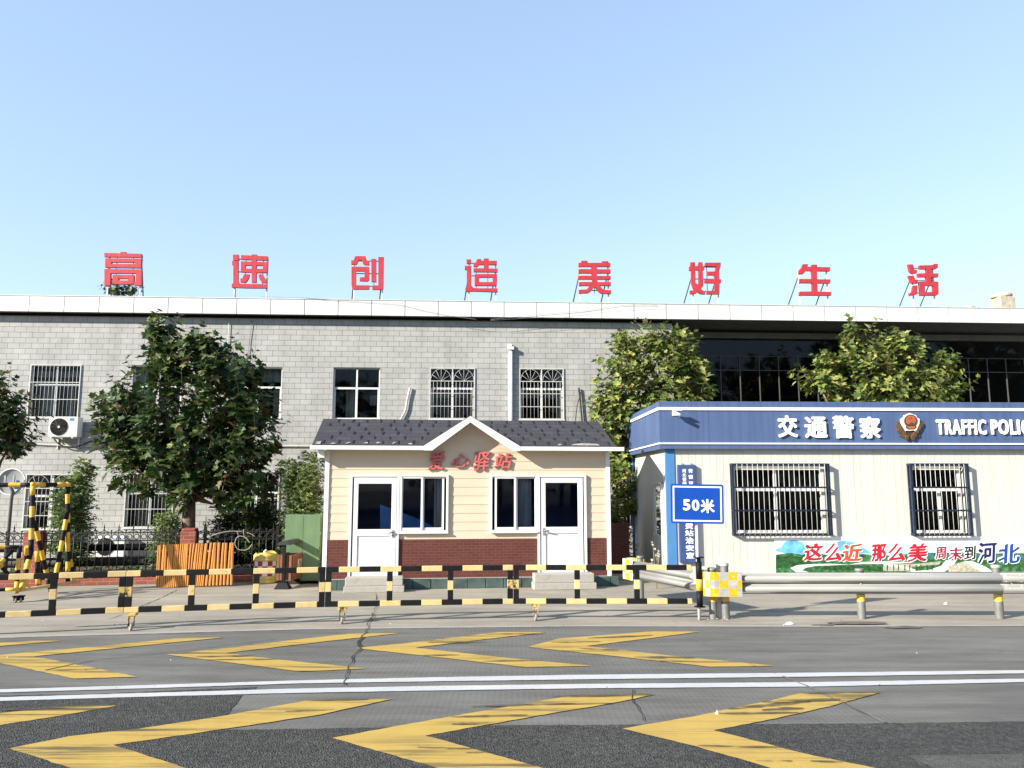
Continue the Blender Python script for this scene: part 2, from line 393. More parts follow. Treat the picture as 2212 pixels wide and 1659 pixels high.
m_hutw = M("hut sandwich panel", (0.535, 0.518, 0.468), 0.5, var=0.07, sc=1.6, stretch=(3.0, 1, 0.35), dirt=(0.40, 0.36, 0.29), dsc=3.0, dlo=0.60, dhi=0.84)
m_blue = M("blue aluminium panel", (0.066, 0.103, 0.21), 0.5, var=0.16, sc=2.0, stretch=(5, 1, 0.3), spec=0.4)
m_blue2 = M("light blue post", (0.065, 0.19, 0.41), 0.45, var=0.1)
m_sign = M("blue sign sheet", (0.005, 0.058, 0.34), 0.4, var=0.08, sc=3)
m_signb = M("navy signboard", (0.04, 0.068, 0.18), 0.5, var=0.12, sc=3, stretch=(4, 1, .4))
m_whiteL = M("white lettering", (0.86, 0.86, 0.83), 0.45, var=0.03)
m_bluef = M("dark blue cage steel", (0.010, 0.017, 0.038), 0.5, var=0.3, sc=9)
m_gold = M("aged bronze", (0.12, 0.07, 0.035), 0.5, 0.3, var=0.4, sc=14, bp=0.4, bsc=30)
m_emred = M("faded red enamel", (0.38, 0.09, 0.04), 0.5, var=0.25, sc=12)
m_acw = M("white casing", (0.62, 0.61, 0.57), 0.45, var=0.05)
m_dark = M("black plastic", (0.006, 0.006, 0.006), 0.9, spec=0.1)
m_fan = M("dark fan mesh", (0.05, 0.045, 0.04), 0.5, var=0.3, sc=20)
m_pipe = M("lagged pipe", (0.028, 0.025, 0.022), 0.7, var=0.4, sc=4)
m_ins = M("white pipe wrap", (0.5, 0.48, 0.43), 0.8, var=0.2, sc=8)
m_orange = M("orange plastic", (0.60, 0.25, 0.05), 0.45, var=0.10, sc=4, dirt=(0.58, 0.2, 0.03), dsc=6, dlo=.6, dhi=.8)
m_cab = M("green cabinet paint", (0.115, 0.19, 0.098), 0.5, var=0.16, sc=2, stretch=(3, 1, .6), dirt=(0.10, 0.16, 0.09), dsc=5, dlo=0.6, dhi=0.8)
m_wood = M("weathered wood slat", (0.17, 0.066, 0.032), 0.7, var=0.4, sc=5, stretch=(6, 6, .5), dirt=(0.4, 0.27, 0.17), dsc=7, dlo=0.6, dhi=0.8)
m_barrel = M("yellow barrel plastic", (0.58, 0.41, 0.11), 0.55, var=0.12, sc=3, dirt=(0.32, 0.22, 0.07), dsc=4, dlo=0.58, dhi=0.8)
m_rred = M("red reflective", (0.42, 0.015, 0.03), 0.4)
m_rwht = M("white reflective", (0.72, 0.70, 0.66), 0.45)
m_rgry = M("grey reflective", (0.34, 0.34, 0.34), 0.5, var=0.2, sc=8, dirt=(0.6, 0.58, 0.55), dsc=6)
m_ryel = M("yellow reflective", (0.68, 0.36, 0.015), 0.45, var=0.15, sc=10, dirt=(0.7, 0.62, 0.45), dsc=10, dlo=0.6, dhi=0.66)
m_tyre = M("grey rubber", (0.26, 0.245, 0.22), 0.8, var=0.3, sc=20)
m_bark = M("mottled bark", (0.17, 0.12, 0.085), 0.9, var=0.4, sc=6, bp=0.6, bsc=14, dirt=(0.07, 0.045, 0.03), dsc=5)
m_conc = M("old concrete cap", (0.42, 0.36, 0.27), 0.85, var=0.3, sc=7, bp=0.4, bsc=15)
m_cable = M("grey cable", (0.22, 0.22, 0.22), 0.7)
m_cableb = M("black cable", (0.02, 0.02, 0.02), 0.7)
m_litter = M("white litter", (0.75, 0.74, 0.72), 0.7)
def shingle():
    m, t, b = newmat("dark roof shingle")
    v = coords(t)
    sp = nd(t, "ShaderNodeSeparateXYZ"); cb = nd(t, "ShaderNodeCombineXYZ"); t.links.new(v, sp.inputs[0])
    t.links.new(sp.outputs[0], cb.inputs[0]); t.links.new(sp.outputs[2], cb.inputs[1])
    br = nd(t, "ShaderNodeTexBrick"); t.links.new(cb.outputs[0], br.inputs["Vector"]); br.offset = 0.5
    br.inputs["Scale"].default_value = 1; br.inputs["Brick Width"].default_value = 0.30; br.inputs["Row Height"].default_value = 0.088
    br.inputs["Mortar Size"].default_value = 0.006; br.inputs["Mortar Smooth"].default_value = 0.1
    br.inputs["Color1"].default_value = (0.048, 0.048, 0.054, 1); br.inputs["Color2"].default_value = (0.062, 0.062, 0.069, 1); br.inputs["Mortar"].default_value = (0.038, 0.037, 0.041, 1)
    col = mixc(t, 1.0, br.outputs[0], ramp(t, noise(t, 90, v, 3), [(0.2, 0.7), (0.8, 1.3)]), 'MULTIPLY')
    t.links.new(col, b.inputs["Base Color"]); b.inputs["Roughness"].default_value = 0.9; b.inputs["Specular IOR Level"].default_value = 0.15
    bump(t, b, noise(t, 120, v, 3), 0.5, 0.01); return m
m_shingle = shingle()
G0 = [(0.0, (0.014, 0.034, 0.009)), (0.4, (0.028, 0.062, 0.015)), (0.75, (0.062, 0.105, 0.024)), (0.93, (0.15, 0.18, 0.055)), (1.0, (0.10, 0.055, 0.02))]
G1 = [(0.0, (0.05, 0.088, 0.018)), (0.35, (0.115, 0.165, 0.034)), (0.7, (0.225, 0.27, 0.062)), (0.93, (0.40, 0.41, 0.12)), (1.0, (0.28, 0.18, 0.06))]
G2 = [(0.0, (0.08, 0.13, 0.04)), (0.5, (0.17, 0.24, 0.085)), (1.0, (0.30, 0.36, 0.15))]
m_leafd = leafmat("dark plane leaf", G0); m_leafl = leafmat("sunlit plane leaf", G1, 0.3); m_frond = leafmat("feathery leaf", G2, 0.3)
m_weed = leafmat("weed leaf", [(0, (0.05, 0.09, 0.02)), (0.7, (0.11, 0.16, 0.04)), (1, (0.25, 0.22, 0.09))], 0.3)

# ------------------------------------------------------------------ ground, road and markings
def structure(name, mb, m, label=None):
    o = mb.build(name, m); o["kind"] = "structure"; return o
mb = MB(); mb.face([(-400,-300,0),(400,-300,0),(400,500,0),(-400,500,0)]); structure("yard_ground", mb, m_yard)
EDGE = [(0,1377),(372,1366),(658,1359),(960,1355),(1262,1353),(1755,1354),(2212,1352)]
edge = [gp(*p) for p in EDGE]
rp = [Vector((-60, edge[0].y-3.2, 0))] + edge + [Vector((60, edge[-1].y+0.3, 0)), Vector((60,-40,0)), Vector((-60,-40,0))]
mb = MB(); mb.face([(p.x, p.y, 0.004) for p in rp][::-1]); structure("road", mb, m_road)
ASP = [(-60,1506),(0,1504),(200,1501),(400,1492),(556,1486),(540,1497),(521,1504),(505,1527),(485,1549),(479,1579),(620,1577),(767,1574.5),(1050,1569),(1398,1567),(1650,1566),(1918,1564),(2212,1560)]
ap = [gp(*p) for p in ASP]
def rough_line(pts, step, amp, rnd):
    out = []
    for a, b in zip(pts, pts[1:]):
        n = max(1, int((b-a).length/step))
        for k in range(n):
            q = a.lerp(b, k/n); t = (b-a).normalized(); out.append(q + Vector((-t.y, t.x, 0))*rnd.uniform(-amp, amp))
    return out + [pts[-1]]
rn = random.Random(3)
ap = rough_line(ap, 0.06, 0.010, rn)
mb = MB(); mb.face([(p.x, p.y, 0.008) for p in [Vector((-30, ap[0].y-1, 0))] + ap + [Vector((30, ap[-1].y, 0)), Vector((30,-30,0)), Vector((-30,-30,0))]][::-1]); structure("asphalt_patch", mb, m_asph)
LP = [gp(*p) for p in [(2212,1632),(1960,1634),(1990,1650),(2080,1690),(2212,1700)]]
mb = MB(); mb.face([(p.x, p.y, 0.010) for p in LP]); structure("road_patch", mb, groundmat("patched asphalt", (0.10, 0.098, 0.09), (0.12, 0.117, 0.107), 150, 0.25, 0.5, coarse=0.3))
def marking(name, pix, m, z, amp=0.006):
    pts = [gp(*p) for p in pix]
    pts = rough_line(pts + [pts[0]], 0.07, amp, rn)[:-1]
    a = sum(pts[k].x*pts[(k+1) % len(pts)].y - pts[(k+1) % len(pts)].x*pts[k].y for k in range(len(pts)))
    if a < 0: pts.reverse()
    mb = MB(); mb.face([(p.x, p.y, z) for p in pts]); return structure(name, mb, m)
A = lambda x, y: (x*.2976, 1206.9+y*.2976)
Bc = lambda x, y: (603.5+x*.2976, 1206.9+y*.2976)
Cc = lambda x, y: (1206.9+x*.27254, 1206.9+y*.27254)
Dc = lambda x, y: (1645.8+x*.27246, 1206.9+y*.27246)
CH = [
 [A(-420,665),A(-60,620),A(245,603),A(440,603),A(0,640),A(-300,690)],
 [A(-198,724),A(0,705),A(680,645),A(1360,577),A(1635,577),A(900,650),A(245,716),A(620,788),A(1000,865),A(540,878),A(0,765)],
 [A(1210,703),A(1700,650),Bc(0,608),Bc(510,550),Bc(865,547),Bc(300,610),A(1640,692),Bc(0,740),Bc(630,805),Bc(150,826),A(1700,765)],
 [Bc(550,655),Bc(900,622),Bc(1595,538),Bc(1940,540),Bc(1500,590),Bc(985,652),Bc(1600,722),Cc(265,857),Bc(1800,796),Bc(1200,728)],
 [Bc(1795,648),Cc(0,640),Cc(735,583),Cc(1115,585),Cc(700,640),Cc(215,700),Cc(900,778),Cc(1720,857),Cc(1200,865),Cc(500,785)],
 [A(-500,1215),A(0,1130),A(480,1080),A(860,1073),A(500,1138),A(0,1218),A(-400,1320)],
 [A(65,1387),A(500,1300),A(1000,1245),A(1600,1155),A(2100,1060),Bc(220,1035),Bc(830,1025),Bc(300,1140),A(1600,1250),A(820,1362),A(1310,1519),A(1875,1700),A(1020,1700),A(470,1519)],
 [Bc(385,1312),Bc(900,1215),Bc(1560,1100),Bc(2100,1005),Cc(100,1090),Cc(745,1088),Cc(400,1160),Cc(0,1225),Bc(1060,1295),Bc(1870,1519),Bc(2450,1680),Bc(1700,1680),Bc(1110,1519)],
 [Cc(505,1358),Cc(1065,1260),Cc(1700,1130),Dc(300,1075),Dc(940,1070),Dc(500,1190),Dc(0,1300),Cc(1230,1370),Cc(1960,1560),Dc(830,1659),Dc(1000,1700),Cc(1850,1720),Cc(1090,1500)],
]
for c in CH: marking("chevron_marking", c, m_yel, 0.012)
marking("lane_line", [(-80,1494),(0,1491.7),(300,1483),(658,1472),(960,1465),(1262,1460),(1755.5,1455.5),(2212,1450),(2300,1449),(2300,1456),(2212,1457),(1755.5,1464),(1262,1470),(960,1474),(658,1478.6),(300,1490),(0,1498.6),(-80,1501)], m_wht, 0.0125, 0.004)
marking("lane_line", [(-80,1511.5),(0,1509),(300,1500),(658,1489.6),(960,1484),(1262,1480),(1755.5,1476),(2212,1468.5),(2300,1467),(2300,1474),(2212,1476),(1755.5,1485.7),(1262,1489.6),(960,1494),(658,1499),(300,1508),(0,1517),(-80,1519)], m_wht, 0.0125, 0.004)
marking("edge_line", [(-80,1378),(0,1375),(372,1365),(658,1357.5),(1262,1351.5),(1755,1352.5),(2212,1350.5),(2212,1353.5),(1755,1355.3),(1262,1354.3),(658,1360.8),(372,1369),(0,1379.5),(-80,1382.5)], m_old, 0.009, 0.008)
def crack(pix, w, m, z, amp=0.03, name="road_crack"):
    pts = rough_line([gp(*p) for p in pix], 0.12, amp, rn); mb = MB()
    ww = [w*rn.uniform(0.35, 1.5) for _ in pts]
    for k in range(len(pts)-1):
        a, b = pts[k], pts[k+1]
        mb.face([(a.x-ww[k], a.y, z), (a.x+ww[k], a.y, z), (b.x+ww[k+1], b.y, z), (b.x-ww[k+1], b.y, z)])
    return structure(name, mb, m)
crack([Bc(705,350),Bc(655,470),Bc(620,560),Bc(570,620),Bc(590,660),Bc(545,690),Bc(510,800),Bc(480,880),Bc(475,925)], 0.008, m_crack, 0.0155, 0.03)
crack([Bc(612,575),Bc(568,612),Bc(590,650)], 0.018, m_crack, 0.0158, 0.02)
crack([Cc(1010,615),Cc(1240,715),Cc(1500,835),Cc(1720,920)], 0.008, m_seam, 0.0150, 0.01)
crack([Dc(170,940),Dc(400,1040),Dc(630,1150),Dc(800,1230),Dc(980,1310)], 0.012, m_seam, 0.0150, 0.01)
crack([Dc(630,1145),Dc(790,1230),Dc(860,1255)], 0.006, m_crack, 0.0158, 0.01)
crack([Cc(570,1050),Cc(605,1150),Cc(655,1250),Cc(690,1290),Cc(745,1320)], 0.005, m_crack, 0.0158, 0.03)
crack([A(1000,355),A(1150,295),A(1290,225)], 0.006, m_crack, 0.0045, 0.01)
crack([A(800,440),A(890,405)], 0.005, m_crack, 0.0045, 0.01)
crack([Bc(705,255),Bc(703,300)], 0.006, m_crack, 0.0045, 0.01)
crack([A(330,820),A(700,740),A(1100,700),A(1600,640),A(2000,590)], 0.01, m_crack, 0.0160, 0.02)
crack([Cc(1000,800),Cc(1020,800)], 0.01, m_crack, 0.0160, 0.02)
crack([Cc(180,245),Cc(300,290),Cc(390,316)], 0.006, m_seam, 0.0045, 0.006)
for cx, cy, w, h in ((1850,1348,70,3.4),(1950,1357,45,2.6),(1780,1352,30,1.6)):
    marking("oil_stain", [(cx+w*math.cos(a)*rn.uniform(.8,1.1), cy+h*math.sin(a)*rn.uniform(.7,1.2)) for a in [2*math.pi*k/16 for k in range(16)]], m_stain, 0.0165, 0.01)

m_tyrem, t_, b_ = newmat("rubbed tyre mark"); o_ = t_.nodes["Material Output"]
b_.inputs["Base Color"].default_value = (0.075, 0.062, 0.035, 1); b_.inputs["Roughness"].default_value = 0.8
tr_ = nd(t_, "ShaderNodeBsdfTransparent"); mx_ = nd(t_, "ShaderNodeMixShader")
t_.links.new(ramp(t_, noise(t_, 1.0, coords(t_, (3.0, 30, 1)), 6, 0.7), [(0.40, 0.0), (0.56, 0.92)]), mx_.inputs[0])
t_.links.new(tr_.outputs[0], mx_.inputs[1]); t_.links.new(b_.outputs[0], mx_.inputs[2]); t_.links.new(mx_.outputs[0], o_.inputs[0])
TM = [(A,0,1112,560,1093,9),(A,330,1090,800,1078,7),(Bc,190,1042,640,1032,14),(Bc,40,1122,390,1108,13),(Cc,-60,1105,742,1090,20),(Cc,0,1168,420,1160,9),(Bc,1240,1162,1800,1148,14),(Bc,1380,1085,2150,1066,14),(Bc,1250,1215,1560,1205,18),
 (Cc,1240,1242,1900,1236,16),(Cc,1340,1205,2000,1145,26),(Dc,0,1150,620,1130,30),(Dc,250,1080,935,1072,17),(Dc,0,1215,330,1200,28),(Cc,1100,1498,1790,1514,15),(Cc,1560,1618,1850,1622,15),(Dc,380,1622,640,1632,12),
 (A,1420,722,1850,712,10),(A,1500,743,2050,738,9),(Bc,1080,617,1500,614,11),(Bc,1040,712,1310,708,9),(Bc,1480,754,1920,748,10),(Bc,1480,557,1900,552,9),(Cc,-60,674,330,667,9),(Cc,230,640,740,618,16),(Cc,600,790,1080,796,17),(Cc,800,822,1420,831,10),(Cc,150,720,480,735,9),(A,330,822,720,810,6),(Bc,1000,1385,1400,1395,14),(Bc,1350,1425,1700,1412,10)]
for f_, x0, y0, x1, y1, th in TM:
    n = 9; up, dn = [], []
    for k in range(n+1):
        q = k/n; w_ = th*.5*math.sin(math.pi*(.06+.88*q))**.6*rn.uniform(.7,1.25); xx, yy = x0+(x1-x0)*q, y0+(y1-y0)*q
        up.append(f_(xx, yy-w_)); dn.append(f_(xx, yy+w_))
    pts = [gp(*p) for p in up + dn[::-1]]; mb = MB(); mb.face([(p.x, p.y, .0185) for p in pts][::-1]); structure("tyre_mark", mb, m_tyrem)
# ------------------------------------------------------------------ the grey office building
BF = Frame(0.0, 21.5, math.atan(0.055))
bl = thing("office_building", BF, "long two storey grey block office building under a white fascia", "building")
FD = -0.28
ft = (BF.v(0, 637, FD) + BF.v(2212, 668, FD))/2; fb = (BF.v(0, 676, FD) + BF.v(2212, 694, FD))/2
UL, UR = BF.u(-330, 900), BF.u(2560, 900)
ue = BF.u(1453, 760)
def wr(x0, x1, y0, y1, d=0.0):
    ym, xm = (y0+y1)/2, (x0+x1)/2
    return (BF.u(x0, ym, d), BF.u(x1, ym, d), BF.v(xm, y1, d), BF.v(xm, y0, d))
WIN = [  # pixel rectangle, style
 (63,173,788,902,'bars'), (285,392,789,903,'plain'), (500,608,793,902,'plain'), (719,820,794,905,'open'), (928,1026,795,905,'fan'), (1122,1218,796,906,'fan'),
 (53,163,1024,1143,'fan'), (270,375,1022,1140,'bars'), (500,603,1018,1135,'fan'), (1290,1392,1028,1140,'bars'), (728,826,1020,1138,'bars'),
 (-190,-80,1024,1145,'bars'), (-180,-70,788,905,'bars')]
ops = [wr(*w[:4]) for w in WIN]
mb = MB(); mb.wall(UL, ue, -0.05, fb-0.001, ops, 0.0, 0.14)
mb.face([(ue,0,-0.05),(ue,1.3,-0.05),(ue,1.3,fb),(ue,0,fb)])
mb.box(UL, UL+0.2, 0.02, 12, -0.05, fb)
mb.build("wall", m_block, bl)
mb = MB()
sv = 3.15
for zz in (0.02, sv, fb-0.06): mb.face([(UL,.16,zz),(ue,.16,zz),(ue,3.2,zz),(UL,3.2,zz)])
mb.face([(UL,3.2,0),(ue,3.2,0),(ue,3.2,fb),(UL,3.2,fb)])
for x in (-9.6,-7.9,-5.2,-3.3,-1.2,0.9,2.2,3.9): mb.face([(x,.16,0),(x,3.2,0),(x,3.2,fb),(x,.16,fb)])
mb.build("interior", m_wallin, bl)
# fascia of separate panels, soffit, roof
mb = MB(); pw = 0.925; x = UL; k = 0
while x < UR:
    mb.box(x+.009, min(x+pw, UR)-.009, FD, FD+.04, fb, ft); x += pw
fas_ = mb.build("fascia", m_fascia, bl)
MB().box(UL, UR, FD+.042, FD+.09, fb+.005, ft-.005).build("fascia_backing", m_soffit, fas_)
MB().box(UL, ue-.01, -.05, -.002, fb-.06, fb-.003).build("band", m_dark, bl)  # dark band along the wall top, directly below the fascia
mb = MB(); mb.box(UL, UR, FD-.015, FD+.1, ft+.001, ft+.025); mb.build("fascia_coping", m_upvc2, bl)
mb = MB(); mb.box(UL, UR, FD+.092, 12, fb+.012, fb+.25); mb.build("roof_slab", m_soffit, bl)
# glazed hall on the right
HD = 1.25
gt = BF.v(1850, 733, HD); bb = BF.v(1850, 733, HD-.14); btop = BF.v(1850, 721, HD-.14)
mb = MB(); mb.box(ue+.01, UR, HD-.14, HD+.1, bb, btop); mb.build("beam", m_soffit, bl)
mb = MB(); mb.box(ue+.01, UR, HD+.3, HD+.34, btop, fb); mb.build("upper_panel", M("dark panel", (0.03,0.03,0.03), .7), bl)
mb = MB(); mb.face([(ue+.01,HD,0),(UR,HD,0),(UR,HD,gt),(ue+.01,HD,gt)]); gl = mb.build("glass_wall", m_hallgl, bl)
mb = MB(); x = BF.u(1556, 800, HD)
hv = BF.v(1850, 802, HD); hv2 = BF.v(1850, 772, HD)
while x < UR:
    mb.box(x-.012, x+.012, HD-.03, HD+.03, 0, hv2 if True else gt); x += 0.60
mb.box(ue+.02, UR, HD-.028, HD+.028, hv-.012, hv+.012); mb.box(ue+.02, UR, HD-.028, HD+.028, hv2-.008, hv2+.008)
mb.build("mullion", M("grey mullion", (0.075,0.075,0.07), .5), gl)
mb = MB()
mb.face([(ue,6,0),(UR,6,0),(UR,6,fb),(ue,6,fb)]); mb.face([(ue,HD+.05,.01),(UR,HD+.05,.01),(UR,6,.01),(ue,6,.01)])
for xx, w in ((5.6,.25),(9.2,.4),(12.5,.3)): mb.box(xx, xx+w, 3.0, 3.4, 0, fb)
mb.build("hall_interior", M("dark hall", (0.035,0.033,0.03), .9), bl)
# windows
def window(r, style):
    a, b, c, e = r; W, Hh = b-a, e-c
    fd = 0.07; f = 0.035
    mb = MB()
    mb.box(a, b, fd, fd+.05, c, c+f); mb.box(a, b, fd, fd+.05, e-f, e)
    mb.box(a, a+f, fd, fd+.05, c+f, e-f); mb.box(b-f, b, fd, fd+.05, c+f, e-f)
    tr = c + Hh*(0.60 if style != 'bars' else 0.62); mid = a + W*0.5
    mb.box(a+f, b-f, fd-.004, fd+.05, tr-.028, tr+.028)
    mb.box(mid-.03, mid+.03, fd-.008, fd+.05, c+f, tr-.028); mb.box(mid-.022, mid+.022, fd-.006, fd+.05, tr+.028, e-f)
    mb.box(a+f, a+f+.03, fd+.005, fd+.045, c+f, tr-.03); mb.box(b-f-.03, b-f, fd+.005, fd+.045, c+f, tr-.03)
    mb.box(a-.02, b+.02, -.03, fd, c-.03, c)
    w = mb.build("window", m_upvc2 if style == 'bars' else m_upvc, bl)
    mb = MB(); mb.face([(a+f,fd+.028,c+f),(b-f,fd+.028,c+f),(b-f,fd+.028,e-f),(a+f,fd+.028,e-f)]); mb.build("pane", m_glass, w)
    rr = random.Random(int(a*1000))
    mb = MB(); cu = []
    if style in ('open',): cu = [(a+W*.26, a+W*.48, c, tr), (mid+W*.28, b-.03, c+Hh*.28, c+Hh*.48)]
    elif style == 'plain': cu = [(mid+.02, b, tr+Hh*.12, e), (a, a+W*.3, c, e), (b-W*.2, b, c, tr)]
    elif style == 'fan': cu = [(a, b, tr-Hh*.17, tr+Hh*.05), (b-W*.16, b, c, e)]
    else: cu = [(a+W*.18, a+W*.42, c, tr), (a, b, tr+Hh*.16, e-Hh*.1), (b-W*.3, b-W*.2, c, tr)]
    for u0, u1, v0, v1 in cu:
        n = max(3, int((u1-u0)/.04))
        for k in range(n):
            p, q = u0+(u1-u0)*k/n, u0+(u1-u0)*(k+1)/n; d0 = .22+.02*(k % 2); d1 = .22+.02*((k+1) % 2)
            mb.face([(p,d0,v0),(q,d1,v0),(q,d1,v1),(p,d0,v1)])
    if cu: mb.build("curtain", m_curt, w)
    if style in ('bars', 'fan'):
        mb = MB(); g = -0.02; r = .0052
        top = e if style == 'bars' else c+Hh*.74
        for x in (a+.012, b-.012): mb.box(x-.012, x+.012, g-.012, g+.012, c, e)
        for z in (c+.012, e-.012): mb.box(a+.024, b-.024, g-.012, g+.012, z-.012, z+.012)
        n = 13 if style == 'bars' else 12
        for k in range(1, n):
            x = a+W*k/n; mb.cyl((x,g,c+.02), (x,g,top-.01), r, 6)
        for z in ((c+Hh*.34, c+Hh*.665) if style == 'bars' else (c+Hh*.245, c+Hh*.50)): mb.box(a+.02, b-.02, g-.009, g+.005, z-.009, z+.009)
        if style == 'fan':
            mb.box(a+.02, b-.02, g-.01, g+.008, top-.01, top+.01); mb.box(mid-.012, mid+.012, g-.011, g+.011, c+.02, e-.02)
            for cx in (a+W*.25, a+W*.75):
                ra, rb = W*.225, e-top-.03
                ar = [(cx+ra*math.cos(t), g, top+rb*math.sin(t)) for t in [math.pi*j/18 for j in range(19)]]
                mb.tube(ar, r, 5)
                for j in range(1, 6):
                    t = math.pi*j/6; mb.cyl((cx,g,top), (cx+ra*math.cos(t),g,top+rb*math.sin(t)), r*.85, 5)
        mb.build("grille", m_bars, w)
for w, r in zip(WIN, ops): window(r, w[4])
# white downpipe
u = BF.u(1103, 830); v0 = BF.v(1103, 757)
mb = MB(); mb.cyl((u,-.07,0.1), (u,-.07,v0), .058, 14); mb.box(u-.085, u+.085, -.16, -.002, v0, v0+.09); mb.box(u-.075, u+.03, -.1, -.002, v0+.09, v0+.17)
mb.build("downpipe", m_upvc, bl)

# chimneys and tree top behind the roof
def chimney(px0, px1, y0, y1, label):
    d = 3.0; a, vt = BF.at(px0, y0, d); b, _ = BF.at(px1, y0, d); vb = fb+.2
    c = thing("chimney", BF, label, "chimney", loc=BF.w((a+b)/2, d, vb))
    w = (b-a)/2*.93; h = vt-vb
    MB().box(-w*.86, w*.86, 0, 2*w, 0, h-.13).build("shaft", m_conc, c, .02)
    MB().lathe([(w*1.03,h-.128),(w*1.08,h-.1),(w*1.08,h-.02),(w*.95,h)], 20, (0,w,0)).build("cap", m_conc, c)
chimney(2156, 2196, 631, 664, "stone vent chimney with a round cap on the far roof")
chimney(2080, 2116, 660, 668, "low round roof vent barely above the white fascia")

